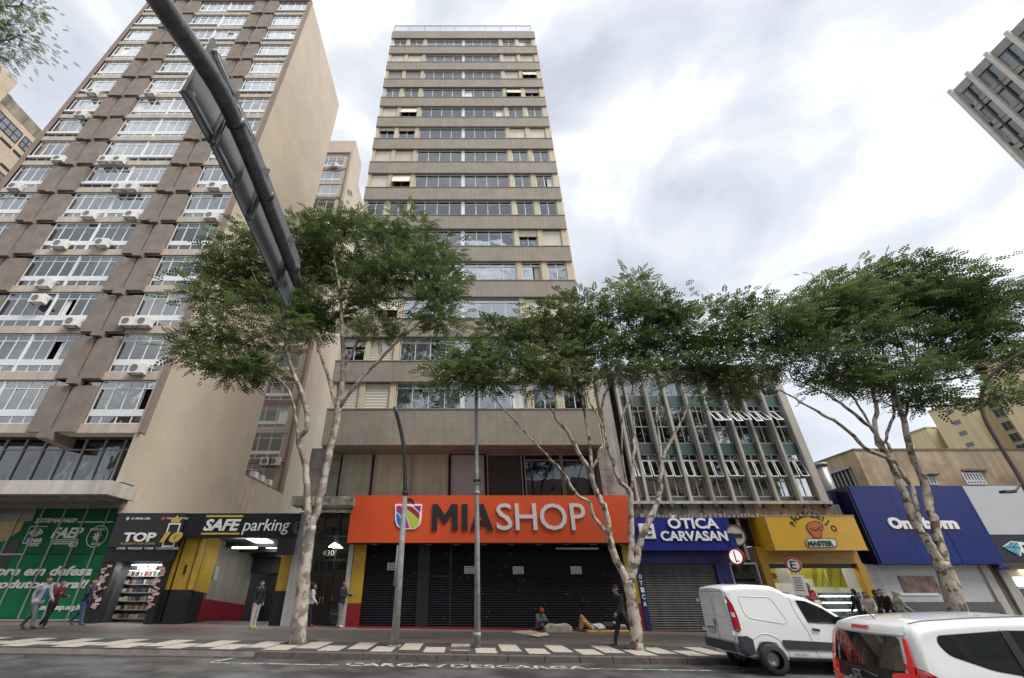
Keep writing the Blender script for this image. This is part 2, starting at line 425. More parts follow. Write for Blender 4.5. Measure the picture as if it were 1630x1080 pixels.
# ------------------------------------------------------------------ grey banded residential tower
T = thing('apartment_tower', 'tall tower with grey brown tiled bands and roof railing, above the orange shop sign', 'building', (0, 0, 0))
YT = 22.7
part('wall', M_dark, T, (-7.55, 7.25, 23.55, 37.6, 8.3, 52.6))
part('wall', M_creamw, T, (-7.95, -7.56, 23.5, 38, 8.0, 49.8), (7.26, 7.72, 23.5, 38, 8.0, 49.8), (-7.9, 7.7, 37.61, 38.1, .1, 49.8), (-7.95, -7.56, 24.6, 38, .1, 7.99), (7.26, 7.72, 24.6, 38, .1, 7.99))
part('roof', M_conc, T, (-7.7, 7.38, 22.9, 38, 52.61, 52.8))
zt = 53.04; PT = 3.05; BH = 1.37
cols_w = {'A': (-7.44, -6.14), 'B': (-5.76, -4.36), 'E': (3.92, 5.24), 'F': (5.66, 6.98)}
pils = [(-7.72, -7.46), (-6.12, -5.78), (-4.34, -4.0), (3.56, 3.9), (5.26, 5.64), (7.0, 7.36)]
TYPES = ['WWWW', 'CCCC', 'GGCA', 'WWAV', 'CAWW', 'HHCC', 'CCWW', 'CAWW', 'WWWW', 'WWVC', 'CCWW', 'CACC', 'VCCW', 'CCWW']
blind = {c: blind_mesh(x1-x0, 1.62, M_shut) for c, (x0, x1) in cols_w.items()}
M_gblind = mat('grey shutter', (.3, .28, .26), .7, .1, 2)
for k in range(15):
    z1 = zt-PT*k; z0 = z1-BH if k < 14 else 8.28
    o = part('facade_band', M_band, T, (-7.76, 7.42, YT, YT+.8, z0, z1))
    if k > 0 and k < 15:
        part('band_coping', M_conc, T, (-7.78, 7.44, YT-.03, YT+.1, z1-.05, z1+.02))
    if k == 14: break
    wz1 = z0; wz0 = z0-(PT-BH)
    for (a, c) in pils: ubox('pilaster', M_cream, T, a, c, YT+.12, YT+.8, wz0, wz1)
    ub = YT+.25
    for ci, c in enumerate('ABEF'):
        x0, x1 = cols_w[c]; t = TYPES[k][ci]
        if t == 'W': window(T, x0, x1, wz0+.02, wz1-.01, ub, 2, .3, pc=.8)
        elif t in 'CG':
            o = bpy.data.objects.new('roller_blind', blind[c]); col.objects.link(o); o.parent = T; o.location = (x0, ub, wz0+.02)
            if t == 'G': o.material_slots[0].link = 'OBJECT'; o.material_slots[0].material = M_gblind
        else:
            window(T, x0, x1, wz0+.02, wz1-.01, ub+.12, 2, 0, pc=.6)
            if t == 'A':
                o = part('roller_blind', M_shut, T); M_ = Matrix.Translation((x0, ub-.02, wz1-.05)) @ Matrix.Rotation(R(-17), 4, 'X')
                b = MB(); b.box(0, x1-x0, -.02, .02, -1.15, 0, M_); b.box(.02, .06, .02, .04, -1.15, 0, M_); o.data = b.mesh('roller_blind'); o.data.materials.append(M_shut)
            else:
                hh = .35 if t == 'H' else .62
                o = bpy.data.objects.new('roller_blind', blind[c]); col.objects.link(o); o.parent = T; o.location = (x0, ub-.04, wz1-hh); o.scale = (1, 1, hh/1.62)
    for (x0, x1) in ((-3.97, -.24), (-.06, 3.54)):
        window(T, x0, x1, wz0+.02, wz1-.01, ub, 4, .33, pc=.95)
    part('mullion', M_white, T, (-.235, -.065, ub-.05, ub+.3, wz0+.01, wz1-.005))
rail = empty('roof_railing'); rail.parent = T
M_rail = mat('railing paint', (.3, .31, .42), .5, .1)
for i in range(10):
    x = -7.6+14.75*i/9; ubox('post', M_rail, rail, x-.035, x+.035, YT+.02, YT+.09, zt, zt+1.35)
b = MB(); b.box(-7.6, 7.15, YT+.02, YT+.09, zt+1.28, zt+1.36); b.box(-7.6, 7.15, YT+.03, YT+.07, zt+.1, zt+.14)
for i in range(140):
    x = -7.55+14.65*i/139; b.box(x-.012, x+.012, YT+.035, YT+.065, zt+.12, zt+1.3)
b.build('balusters', M_rail, rail)
part('roof', M_conc, T, (-7.72, 7.4, YT+.01, YT+.8, zt+.001, zt+.03))
# mezzanine glazing under the overhang
YM = 24.56
pxs = [(523, 541, 'g'), (541, 590, 'p'), (595, 654, 'p'), (656, 713, 'p'), (717, 772, 'y'), (776, 831, 'l'), (836, 894, 'd'), (897, 955, 'd')]
M_pale = mat('painted over glass', (.58, .60, .46), .35, .12, 1.3, streak=.15)
M_grp = mat('grey blind panel', (.48, .49, .50), .5, .08, 1)
M_louv = mat('brown louvre', (.085, .08, .072), .6, .2, 3)
mz = empty('mezzanine'); mz.parent = T
for (a, c, t) in pxs:
    x0 = P(a, 755, YM).x; x1 = P(c, 755, YM).x; z0, z1 = 5.1, 8.28
    if t == 'p' or t == 'y' or t == 'g': ubox('window_panel', M_pale if t != 'y' else M_grp, mz, x0+.03, x1-.03, YM+.02, YM+.06, z0, z1)
    elif t == 'l':
        b = MB(); b.box(x0+.03, x1-.03, YM+.05, YM+.07, z0, z1); nn = 26
        for (p, q) in ((x0+.1, (x0+x1)/2-.05), ((x0+x1)/2+.05, x1-.1)):
            for i in range(nn):
                z = z0+.1+(z1-z0-.3)*i/nn; b.box(p, q, YM-.03, YM+.0, z, z+.07, Matrix.Identity(4))
        b.build('louvre_window', M_louv, mz)
    else: ubox('window_pane', M_dglass, mz, x0+.03, x1-.03, YM+.02, YM+.035, z0, z1)
    b = MB(); b.box(x0-.03, x0+.03, YM-.06, YM+.08, z0, z1); b.box(x1-.03, x1+.03, YM-.06, YM+.08, z0, z1-.002); b.box(x0, x1, YM-.05, YM+.07, z1-.05, z1-.001)
    if t in 'gd': b.box(x0+.03, x1-.03, YM-.02, YM+.06, z1-.38, z1-.32)
    if t == 'g': b.box(x0+.03, x1-.03, YM-.02, YM+.06, z1-1.1, z1-1.04)
    b.build('window_frame', M_steel if t != 'y' else M_black, mz)
part('wall', M_dark, T, (-7.5, 7.25, YM+.6, YM+.7, 5.0, 8.3))
part('soffit', M_conc, T, (-7.7, 7.35, YT+.82, YM+.8, 8.285, 8.4))
part('window_curtain', mat('notice paper', (.5, .48, .42)), T, (P(875, 780, YM).x, P(893, 780, YM).x, YM+.1, YM+.11, 5.3, 6.3))
M_stone = mat('veined stone cladding', (.27, .235, .22), .5, .35, 1.6, .1, 8, streak=.35)
for (x0, x1) in ((-8.45, -7.6), (7.25, 7.95)):
    for i in range(5):
        ubox('stone_slab', M_stone, T, x0, x1, 23.35, 24.2, 5.36+i*.585, 5.935+i*.585)
# ------------------------------------------------------------------ brown panelled tower on the left
L = thing('apartment_tower', 'tall beige tower with brown wall panels and white window rows, full of air conditioners', 'building')
XL = -17.7; XE = -36.35; Z0 = 8.95; PL = 3.19; NF = 16
ZT = Z0+PL*NF+.35
part('wall', M_beige, L, (XL-.35, XL, YT+.02, 35.15, Z0-2.6, ZT), (XL-.35, XL-.001, 23.66, 35.15, 4.96, Z0-2.6), (XL-.35, XL-.001, 24.62, 35.15, 0, 4.96))
part('wall', M_beige, L, (XE, XL-.35, 34.8, 35.15, 0, ZT), (XE, XE+.3, YT+.02, 35.15, 0, ZT))
part('wall', M_dark, L, (XE+.35, XL-.4, 23.5, 34.7, Z0, ZT-.3))
part('roof', M_conc, L, (XE+.3, XL-.35, 23, 34.8, ZT-.25, ZT-.1))
part('corner_fin', M_brownd, L, (XL-.12, XL+.03, YT-.12, YT+.3, Z0, ZT))
part('corner_fin', M_brownd, L, (XE-.03, XE+.3, YT-.12, YT+.3, Z0, ZT))
WINS = [(-21.18, XL-.13, 4), (-26.83, -23.92, 4), (-30.1, -26.92, 4), (-36.0, -33.05, 4)]
GRP = [(-23.86, -22.62, -22.5, -21.24), (-32.98, -31.72, -31.6, -30.16)]
for k in range(NF):
    z = Z0+PL*k
    part('facade_band', M_beige2, L, (XE+.3, XL-.13, YT, YT+.7, z, z+.52))
    for (x0, x1, n) in WINS:
        y = YT+.14
        window(L, x0, x1, z+.53, z+3.16, y, n, .48, gm=M_lglass if k > 4 else M_pglass, pc=.9 if k > 3 else .7, low=(.46, .86), bar=.06, cm=M_curt if wr.random() < .75 else None)
        if k > 5 and wr.random() < .55:
            ubox('window_hood', M_white, L, x0, x1, y-.2, y-.06, z+.9, z+1.12)
    part('mullion', M_white, L, (-26.915, -26.835, YT+.05, YT+.3, z+.53, z+3.16))
    for (a, c, d, e) in GRP:
        ubox('wall_panel', M_brown, L, a, c, YT-.2, YT+.28, z+.0, z+2.72)
        ubox('wall_panel', M_brown, L, d, e, YT-.2, YT+.28, z+.003, z+2.723)
        m = (c+d)/2
        if k < NF:
            b = MB(); b.box(m-.3, m+.3, YT-.42, YT+.3, z+2.78, z+3.2); b.build('beam_end', M_brown, L)
            ubox('transom_pane', M_pglass, L, a, m-.31, YT+.1, YT+.12, z+2.74, z+3.18); ubox('transom_pane', M_pglass, L, m+.31, e, YT+.1, YT+.12, z+2.74, z+3.18)
part('parapet', M_brownd, L, (XE, XL-.13, YT-.1, YT+.6, ZT-.3, ZT))
part('soffit', M_beige2, L, (XE+.3, XL-.36, YT+.72, 24.2, Z0+.01, Z0+.2))
for (a, c, d, e) in GRP:
    m = (c+d)/2; b = MB(); b.prism([(YT-.5, Z0+.05), (YT-.5, Z0-.42), (24.0, Z0-.55), (24.0, Z0+.0)], m-.28, m+.28, 'x'); b.build('beam_end', M_brown, L)
# tall recessed glazing and canopy of the first floor
ln = empty('first_floor_glazing'); ln.parent = L
nx = 13; gx0 = XL-.5-1.13*nx
for i in range(nx):
    a = gx0+1.13*i; c = a+1.13
    for (z0_, z1_) in ((6.3, 8.35), (8.4, 8.94)): ubox('glass_pane', M_dglass if z0_ < 8 else M_dglass, ln, a+.04, c-.04, 24.0, 24.012, z0_, z1_)
    ubox('frame_bar', M_steel, ln, a-.035, a+.035, 23.9, 24.06, 6.28, 8.95)
    if wr.random() < .6: ubox('blind', M_grp, ln, a+.1, c-.1, 24.25, 24.27, 6.3, 8.9)
b = MB(); b.box(gx0, XL-.4, 23.93, 24.05, 8.35, 8.4); b.box(gx0, XL-.4, 23.9, 24.06, 6.2, 6.28); b.build('frame_bar', M_steel, ln)
part('frame_edge', M_white, L, (XL-.4, XL-.3, 23.8, 24.05, 6.25, 8.94))
part('wall', M_dark, L, (XE, XL-.36, 25.2, 25.3, 0, 8.95))
part('canopy', mat('pale canopy', (.50, .46, .42), .85, .1, .6, streak=.2), L, (-44, XL+.02, 21.98, 23.95, 5.62, 6.28))
part('canopy_soffit', M_conc, L, (-43.5, XL-.3, 22.4, 24.0, 5.5, 5.61))
part('sign_beam', mat('grey sheet', (.17, .17, .17), .6, .1, 1), L, (-43, XL-.12, 23.45, 23.7, 5.21, 5.68))

# green printed shopfront
YG = 24.5
Sg = thing('green_shopfront', 'green printed shopfront with white farming slogans below the beige tower, far left at street level', 'shopfront')
M_gr = mat('green print', (.012, .19, .07), .6, .35, .35, spec=.15)
M_grd = mat('dark green print', (.012, .12, .05), .6, .3, .4, spec=.15)
M_sw = mat('white lettering', (.82, .82, .8), .5, .04, 2)
xr = -17.95; w = 1.18
for i in range(12):
    x1 = xr-w*i; x0 = x1-w
    for (z0_, z1_) in ((.1+gz(x0), 2.35), (2.38, 3.1), (3.13, 5.6)):
        ubox('printed_pane', M_gr if z1_ < 5 else M_grd, Sg, x0+.03, x1-.03, YG, YG+.02, z0_, z1_)
    ubox('mullion', M_steel, Sg, x0-.03, x0+.03, YG-.07, YG+.03, gz(x0), 5.6)
b = MB(); b.box(xr-12*w, xr, YG-.05, YG+.01, .25, .33); b.box(xr-5*w, xr-4*w, YG-.06, YG-.02, 3.07, 3.15); b.build('rail', M_steel, Sg)
part('wall', M_dark, Sg, (xr-12*w, xr, YG+.05, YG+.3, -.2, 5.6))
def TP(name, s, m, parent, xl, xr_, yt, yb, Y, depth=.03, **k):
    ym = (yt+yb)/2
    return text(name, s, m, parent, P(xl, ym, Y).x, P(xr_, ym, Y).x, P(500, yb, Y).z, P(500, yt, Y).z, Y, depth, **k)
Yt = YG-.005
TP('lettering', 'SISTEMA FAEP', M_sw, Sg, 57, 123, 825.5, 832.5, Yt, bold=.02, shear=.25)
TP('lettering', 'FAEP', M_sw, Sg, 84, 132, 840, 857, Yt, bold=.03, shear=.25)
TP('lettering', '60', M_sw, Sg, 111, 124, 862, 871, Yt, bold=.01)
TP('lettering', 'SENAR', M_sw, Sg, 43, 68, 857, 864, Yt, bold=.02)
TP('lettering', 'PARANA', M_sw, Sg, 43, 62, 866.5, 870, Yt)
TP('lettering', 'Sempre em defesa', M_sw, Sg, -50, 147, 901, 921.5, Yt, bold=.035, shear=.2)
TP('lettering', 'do produtor rural!', M_sw, Sg, -60, 140, 923, 941, Yt, bold=.035, shear=.2)
TP('lettering', 'sistemafaep.org.br', M_sw, Sg, 52, 132, 962, 974, Yt, bold=.03, shear=.2)
def bar(parent, m, x0, x1, y0, y1, Y, dep=.02, name='stripe'):
    a = P(x0, (y0+y1)/2, Y).x; c = P(x1, (y0+y1)/2, Y).x
    return ubox(name, m, parent, a, c, Y-dep, Y, P(500, y1, Y).z, P(500, y0, Y).z)
bar(Sg, M_sw, 123, 180, 830.5, 832, Yt)
for i in range(3): bar(Sg, M_sw, 82-i, 126-i*5, 859+i*3.2, 860.3+i*3.2, Yt)
c = P(155, 854, Yt); rr_ = (P(171, 854, Yt).x-c.x)
b = MB(); b.ring((c.x, c.z), rr_*.93, rr_, Yt-.02, Yt, 36)
for i in range(8):
    a = i*math.pi/4+.2; d = rr_*.5
    p = [(c.x, c.z), (c.x+d*.55*math.cos(a-.3), c.z+d*.55*math.sin(a-.3)), (c.x+d*math.cos(a), c.z+d*math.sin(a)), (c.x+d*.55*math.cos(a+.3), c.z+d*.55*math.sin(a+.3))]
    b.prism(p, Yt-.02, Yt)
b.build('emblem', M_sw, Sg)
TP('lettering', 'SINDICATO', M_sw, Sg, 144, 168, 841, 845, Yt-.01, bold=.01)
TP('lettering', 'RURAL', M_sw, Sg, 146, 161, 864, 868, Yt-.01, bold=.02)
x0 = P(44, 848, Yt).x; x1 = P(72, 848, Yt).x; z0_ = P(0, 866, Yt).z; z1_ = P(0, 838, Yt).z
b = MB(); b.box(x0, x1, Yt-.02, Yt, z1_-.03, z1_); b.box(x0, x1, Yt-.02, Yt, z0_, z0_+.03); b.box(x0, x0+.03, Yt-.02, Yt, z0_+.03, z1_-.03)
for i in range(4):
    b.ring(((x0+x1)/2-.05, z0_+.28), .12+.1*i, .17+.1*i, Yt-.02, Yt, 10, .5, 1.3); b.ring(((x0+x1)/2+.05, z0_+.28), .12+.1*i, .17+.1*i, Yt-.02, Yt, 10, 1.8, 2.7)
b.build('emblem', M_sw, Sg)
M_gold = mat('gold print', (.38, .27, .06), .4, .3, .6)
M_gyp = mat('grey print', (.2, .19, .15), .4, .2, .6)
pts = [(-30, 808), (50, 808), (32, 845), (8, 862), (-30, 866)]
b = MB(); b.prism([(P(x, y, Yt).x, P(x, y, Yt).z) for x, y in pts][::-1], Yt-.012, Yt-.002); b.build('printed_shape', M_gold, Sg)
b = MB(); b.prism([(P(x, y, Yt).x, P(x, y, Yt).z) for x, y in [(-30, 808), (60, 808), (52, 830), (-30, 830)]][::-1], Yt-.016, Yt-.013); b.build('printed_shape', M_gyp, Sg)
b = MB(); b.prism([(P(x, y, Yt).x, P(x, y, Yt).z) for x, y in [(12, 868), (22, 859), (32, 860), (30, 872), (18, 890), (8, 905), (-2, 906), (2, 885)]][::-1], Yt-.02, Yt-.017); b.build('printed_shape', M_black, Sg)

# ------------------------------------------------------------------ back tower of the same complex, light well wall
Bk = thing('apartment_tower', 'narrow beige tower with white windows set back between the two big towers', 'building')
YB = 43.4
part('wall', M_beige, Bk, (-24.5, XL, YB+.3, 48, 0, 64.3), (XL-.35, XL-.001, YB, YB+.3, 0, 64.3), (-24.5, XL-.35, YB, YB+.3, 61.4, 64.299))
part('corner_fin', M_brownd, Bk, (XL-.6, XL-.352, YB-.1, YB+.29, 8, 61.4))
k = 0
while Z0+PL*k < 61:
    z = Z0+.3+PL*k
    if z+3 < 61.6:
        part('facade_band', M_brownd if k % 2 else M_beige2, Bk, (-24.5, XL-.61, YB-.02, YB+.28, z, z+.52))
        window(Bk, -23.9, -19.9+1.0, z+.53, z+3.16, YB+.1, 4, .5, gm=M_lglass if k > 9 else M_pglass, pc=.6, low=(.46, .8), bar=.07)
        ubox('pilaster', M_beige, Bk, -24.5, -23.9, YB, YB+.29, z+.52, z+PL)
        ubox('wall_panel', M_beige2, Bk, -18.88, XL-.6, YB+.02, YB+.29, z+.52, z+PL)
    k += 1
W_ = thing('light_well_wall', 'stained beige wall with a sloping looking parapet between the left towers, above the parking sign', 'wall')
part('wall', mat('stained beige render', (.50, .40, .31), .9, .12, .5, .2, 8, streak=.12), W_, (XL-.3, XL-.001, 35.16, YB-.01, 0, 9.54))
part('coping', M_concd, W_, (XL-.34, XL+.03, 35.17, YB-.02, 9.54, 9.6))
def ac(p, label, grp, rz=0, s=1.0, pro=.4):
    a = thing('air_conditioner', label, 'air conditioner', p, rz, grp)
    b = MB(); b.box(-.4*s, .4*s, -pro, -.02, 0, .55*s); b.build('casing', M_ac, a, bevel=.02)
    b = MB(); b.ring((-.1*s, .28*s), .12*s, .2*s, -pro-.015, -pro, 20); b.disc((-.1*s, .28*s), .11*s, -pro-.008, -pro, 16); b.build('fan_grille', M_acd, a)
    b = MB(); b.box(-.32*s, -.27*s, -pro-.03, 0, -.06, -.005); b.box(.27*s, .32*s, -pro-.03, 0, -.06, -.005); b.build('bracket', M_steel, a)
    b = MB(); b.tube([(.3*s, -.2, .4), (.55*s, -.15, .5), (.65*s, -.02, .42)], .025, 6); b.build('hose', M_white, a)
    return a
ACS = [(148, 146), (130, 182), (240, 147), (95, 254), (168, 255), (190, 255), (190, 299), (210, 299), (25, 298), (143, 343), (210, 343), (342, 297), (337, 345),
       (97, 390), (163, 388), (72, 453), (63, 478), (117, 515), (206, 515), (231, 515), (220, 590)]
seen = {}
nm = {0: 'lowest', 1: 'second', 2: 'third', 3: 'fourth', 4: 'fifth', 5: 'sixth', 6: 'seventh', 7: 'eighth', 8: 'ninth', 9: 'tenth', 10: 'eleventh'}
seen = {}
for (px, py) in ACS:
    p = P(px, py+8, YT-.02); k = int((p.z-Z0)//PL)
    colname = 'right' if p.x > -22 else ('left' if p.x < -32 else ('middle right' if p.x > -27 else 'middle left'))
    key = (k, colname); seen[key] = seen.get(key, 0)+1
    fl = nm.get(k, 'upper')
    ac(p, f"{['', 'second ', 'third '][seen[key]-1]}air conditioner, {colname} windows of brown panelled tower, {fl} row up", 'air conditioners on the brown panelled tower', s=1.15)
for (px, py, t) in ((532, 268, 'under the top windows'), (438, 742, 'beside the narrow vent, low left'), (424, 742, 'low beside the parapet')):
    ac(P(px, py, YB-.05), f'air conditioner {t} of the set back tower', 'air conditioners on the set back tower', s=1.4)
for i, (px, py) in enumerate(((404, 757), (415, 762), (427, 768))):
    p = onx = None
    d = ray(px, py); t = (XL-.1)/d[0]
    b = MB(); b.box(-.25, .25, -.3, .3, 0, .5); o = b.build('vent_box', M_ac, None, bevel=.03); o.location = (XL-.1, d[1]*t, 9.6)
    tag(o, ['leftmost', 'middle', 'rightmost'][i]+' of the three small white boxes on the stained parapet', 'vent box', 'white boxes on the parapet')
part('wall', M_beige, Bk, (-24.5, XL-.01, 48.01, 66, 0, 59.5))
# far left block
WFL = ((25.6, 29.85, 44.3, 45.97, 6), (30.15, 31.15, 44.4, 46.0, 2), (25.6, 31.1, 38.6, 40.3, 8), (25.6, 31.1, 33, 34.7, 8))
SFL = ((28.6, 29.9, 43.3), (30.1, 31.3, 43.3), (30.0, 31.2, 40.9), (31.6, 32.8, 43.3), (26.4, 27.8, 41.0))
F = thing('apartment_block', 'beige block with steel windows at the far left edge, behind the brown panelled tower', 'building')
XF = -50
part('wall', M_creamw, F, (XF-12, XF, 20, 40, 0, 46.8))
part('parapet', mat('mossy parapet', (.3, .26, .21), .9, .3, .8, streak=.4), F, (XF-12, XF+.02, 24, 40.2, 46.8, 48.3))
part('wall', M_creamw, F, (XF-12, XF+1.2, 14, 26.0, 44.4, 49.3))
for (ya, yb, za, zb, n) in WFL:
    f = MB()
    f.box(XF, XF+.06, ya, yb, za, za+.08); f.box(XF, XF+.06, ya, yb, zb-.08, zb); f.box(XF, XF+.05, ya, yb, (za+zb)/2-.04, (za+zb)/2+.04)
    for i in range(n+1):
        y = ya+(yb-ya)*i/n; f.box(XF, XF+.055, y-.04, y+.04, za+.08, zb-.08)
    w_ = f.build('window', M_black, F)
    for i in range(n):
        y = ya+(yb-ya)*i/n
        for (p, q) in ((za, (za+zb)/2), ((za+zb)/2, zb)): ubox('pane', mat('far pane', (.22, .25, .28), .08, .3, .3), w_, XF+.01, XF+.025, y+.04, y+(yb-ya)/n-.04, p+.06, q-.06)
for (ya, yb, z) in SFL:
    ubox('vent_slot', M_black, F, XF, XF+.02, ya, yb, z, z+.36)
# ------------------------------------------------------------------ entrance of number 430
M_gold2 = mat('yellow paint', (.52, .33, .03), .55, .12, 2, streak=.12)
M_redw = mat('dark red paint', (.22, .012, .02), .5, .2, 2)
YF = 23.7
D = thing('building_entrance', 'dark glazed entrance with carved double door and mossy concrete canopy, beside the orange shop', 'entrance')
M_moss = mat('mossy concrete', (.33, .31, .26), .95, .3, 2, .5, 12, streak=.5, dirt=((.06, .07, .035), 2.5, .5, .7))
b = MB(); b.prism([(-8.62, 5.16), (-8.62, 5.58), (-5.6, 5.58), (-5.6, 5.16)], 22.3, 23.3); b.build('canopy', M_moss, D)
part('canopy', M_moss, D, (-8.4, -5.5, 23.31, 24.9, 5.1, 5.56))
part('wall', M_dark, D, (-8.3, -5.5, 25.1, 25.2, -.1, 5.1))
x0, x1 = P(493, 900, 24.5).x-.2, P(551, 900, 24.5).x+.1
b = MB()
for x in (x0, x0+.7, x1-.7, x1): b.box(x-.04, x+.04, 24.42, 24.52, 0, 5.1)
for z in (.02, 2.35, 2.85, 3.95, 5.0): b.box(x0, x1, 24.43, 24.5, z-.04, z+.04)
b.box((x0+x1)/2-.03, (x0+x1)/2+.03, 24.43, 24.49, 2.39, 2.81)
b.build('frame', M_black, D)
for (a, c) in ((x0, x0+.7), (x1-.7, x1)):
    for (p, q) in ((.1, 1.2), (1.2, 2.31), (2.39, 2.81), (2.89, 3.91), (3.99, 4.96)): ubox('pane', M_dglass, D, a+.04, c-.04, 24.46, 24.47, p, q)
for (p, q) in ((2.39, 2.81), (2.89, 4.96)): ubox('pane', M_dglass, D, x0+.74, x1-.74, 24.455, 24.465, p, q)
M_door = mat('carved dark wood', (.035, .028, .025), .45, .3, 6, .4, 40)
xm = (x0+x1)/2
for (a, c, s) in ((x0+.74, xm-.01, 1), (xm+.01, x1-.74, -1)):
    b = MB(); b.box(a, c, 24.45, 24.5, .06, 2.3)
    w = c-a
    for (p, q) in ((.15, .6), (.7, 1.05), (1.15, 2.15)):
        b.box(a+.1, c-.1, 24.42, 24.45, p, p+.04); b.box(a+.1, c-.1, 24.42, 24.45, q-.04, q); b.box(a+.1, a+.14, 24.42, 24.45, p+.04, q-.04); b.box(c-.14, c-.1, 24.42, 24.45, p+.04, q-.04)
    for i in range(6): b.ring(((a+c)/2, 1.25+.15*i), .05, .07, 24.41, 24.45, 10)
    dr = b.build('door', M_door, D)
    hx = c-.06 if s > 0 else a+.06
    b = MB(); b.tube([(hx, 24.4, .95), (hx, 24.38, 1.1), (hx, 24.4, 1.25)], .018, 6); b.build('handle', M_steel, dr)
text('house_number', '430', mat('faint number', (.4, .4, .4), .5), D, xm-.3, xm+.3, 3.05, 3.3, 24.45, .01)
b = MB(); b.tube([(xm+.35, 24.1, 5.0), (xm+.35, 24.1, 3.6)], .015, 6); b.build('lamp_rod', M_black, D)
M_lamp = mat('lit lamp', (.9, .9, .9), .5, 0, emit=(1, .98, .9), estr=4)
b = MB(); b.tube([(xm+.35, 24.1, 3.62), (xm+.35, 24.1, 3.5), (xm+.35, 24.1, 3.42)], [.04, .2, .28], 16); b.build('lamp_shade', M_lamp, D)
part('pilaster', mat('white marble', (.5, .49, .47), .5, .15, 2, streak=.2), D, (P(420+40, 930, YF).x, P(476, 930, YF).x-.05, 23.5, 24.3, 0, 5.0))

# ------------------------------------------------------------------ orange shop
S = thing('orange_shop', 'closed shop with long bright orange sign over black roller shutters', 'shop')
M_or = mat('orange panel', (.62, .085, .025), .28, .06, .5, spec=.5, coat=.5)
YS = 22.9
sx0, sx1 = -5.74, 8.3
sg = part('sign_box', M_or, S, (sx0, sx1, YS, 23.6, 3.52, 5.72))
M_let_d = mat('dark letters', (.02, .02, .022), .4, 0); M_let_w = mat('pale letters', (.62, .6, .6), .4, 0)
def letter_px(pts): poly_px(sg, M_let_d, pts, YS-.001, .07, 'lettering')
def poly_px(parent, m, pts, Y, dep, name):
    b = MB(); q = [(P(x, y, Y).x, P(x, y, Y).z) for x, y in pts]; b.prism(q, Y-dep, Y); return b.build(name, m, parent)
letter_px([(687.5, 844), (689, 803), (697, 803), (708, 820), (719, 803), (728.5, 803), (729, 844), (720, 844), (720, 818), (710.5, 833), (706, 833), (696.5, 818), (696, 844)])
letter_px([(735.5, 844), (736, 803), (744.5, 803), (744.5, 844)])
b = MB(); q = [(P(x, y, YS).x, P(x, y, YS).z) for x, y in [(748.5, 844), (762.5, 803), (769.5, 803), (765.5, 816), (757, 844)]]; b.prism(q, YS-.07, YS-.001)
q = [(P(x, y, YS).x, P(x, y, YS).z) for x, y in [(769.5, 803), (785.5, 844), (776.5, 844), (765.5, 816)]]; b.prism(q, YS-.07, YS-.001)
q = [(P(x, y, YS).x, P(x, y, YS).z) for x, y in [(759.5, 836.5), (762, 829), (771, 829), (774, 836.5)]]; b.prism(q, YS-.068, YS-.001)
b.build('lettering', M_let_d, sg)
for ch, a, c, in (('S', 790, 815), ('H', 820, 854), ('O', 859, 902), ('P', 908, 932)):
    TP('lettering', ch, M_let_w, sg, a, c, 802, 844.5, YS, .07, bold=.004)
def poly_px(parent, m, pts, Y, dep, name):
    b = MB(); q = [(P(x, y, Y).x, P(x, y, Y).z) for x, y in pts]; b.prism(q, Y-dep, Y); return b.build(name, m, parent)
bag = [(629, 803), (672, 803), (670.5, 828), (668, 837), (660, 843), (640, 843), (632, 838), (629, 828)]
poly_px(sg, M_sw, bag, YS-.001, .05, 'bag_logo')
for (nm_, c_, pts) in (('blue', (.02, .16, .5), [(631, 817), (635, 820), (639, 828), (640.5, 840.5), (636, 838), (631.5, 830)]),
                      ('magenta', (.35, .03, .22), [(631, 806), (637, 805), (645, 815), (648, 828), (652, 840.5), (642, 840.5), (641, 828), (637, 819), (631, 814)]),
                      ('lime', (.42, .55, .04), [(646, 812), (655, 818), (668, 829), (666, 836), (659, 841), (654, 840), (650, 828)]),
                      ('crimson', (.33, .02, .05), [(648, 805.5), (656, 807), (668, 818), (667.5, 827), (656, 817), (648, 811)]),
                      ('lime', (.42, .55, .04), [(638, 805), (647, 805), (647, 810), (645, 812)]),
                      ('purple', (.2, .03, .25), [(658, 805.5), (670, 805.5), (669, 816)])):
    poly_px(sg, mat('logo '+nm_, c_, .4, 0), pts, YS-.052, .012, 'logo_piece')
c = P(651, 803, YS); b = MB(); b.ring((c.x, c.z), .2, .28, YS-.06, YS-.01, 16, 0, math.pi); b.build('bag_handle', M_let_d, sg)
M_shutb = mat('black shutter', (.012, .012, .018), .6, .3, 4, dirt=((.30, .29, .28), 7, .665, .70), spec=.2)
M_shutg = mat('grey shutter steel', (.12, .12, .115), .45, .2, 2, streak=.3, metal=.3)
def shutter(parent, m, x0, x1, z0, z1, y, pitch=.1, name='roller_shutter'):
    o = empty(name); o.parent = parent
    n = int((z1-z0)/pitch)
    k = (name, m.name, round(pitch, 3))
    if k not in UB:
        b = MB(); p = [(-.5, .02), (-.5, -.0), (0, -.045), (.38, -.03), (.46, .0), (.5, .02)]
        for (z, y_), (z2, y2) in zip(p, p[1:]): b.quad((-.5, y_, z), (.5, y_, z), (.5, y2, z2), (-.5, y2, z2))
        UB[k] = b.mesh('slat'); UB[k].materials.append(m)
    for i in range(n):
        s = bpy.data.objects.new('slat', UB[k]); col.objects.link(s); s.parent = o
        s.location = ((x0+x1)/2, y, z0+pitch*(i+.5)); s.scale = (x1-x0, 1, pitch)
    return o
shX = [(-4.9, -2.25), (-1.88, -.72), (-.68, 7.75)]
gl = lambda x: gz(x)+.02
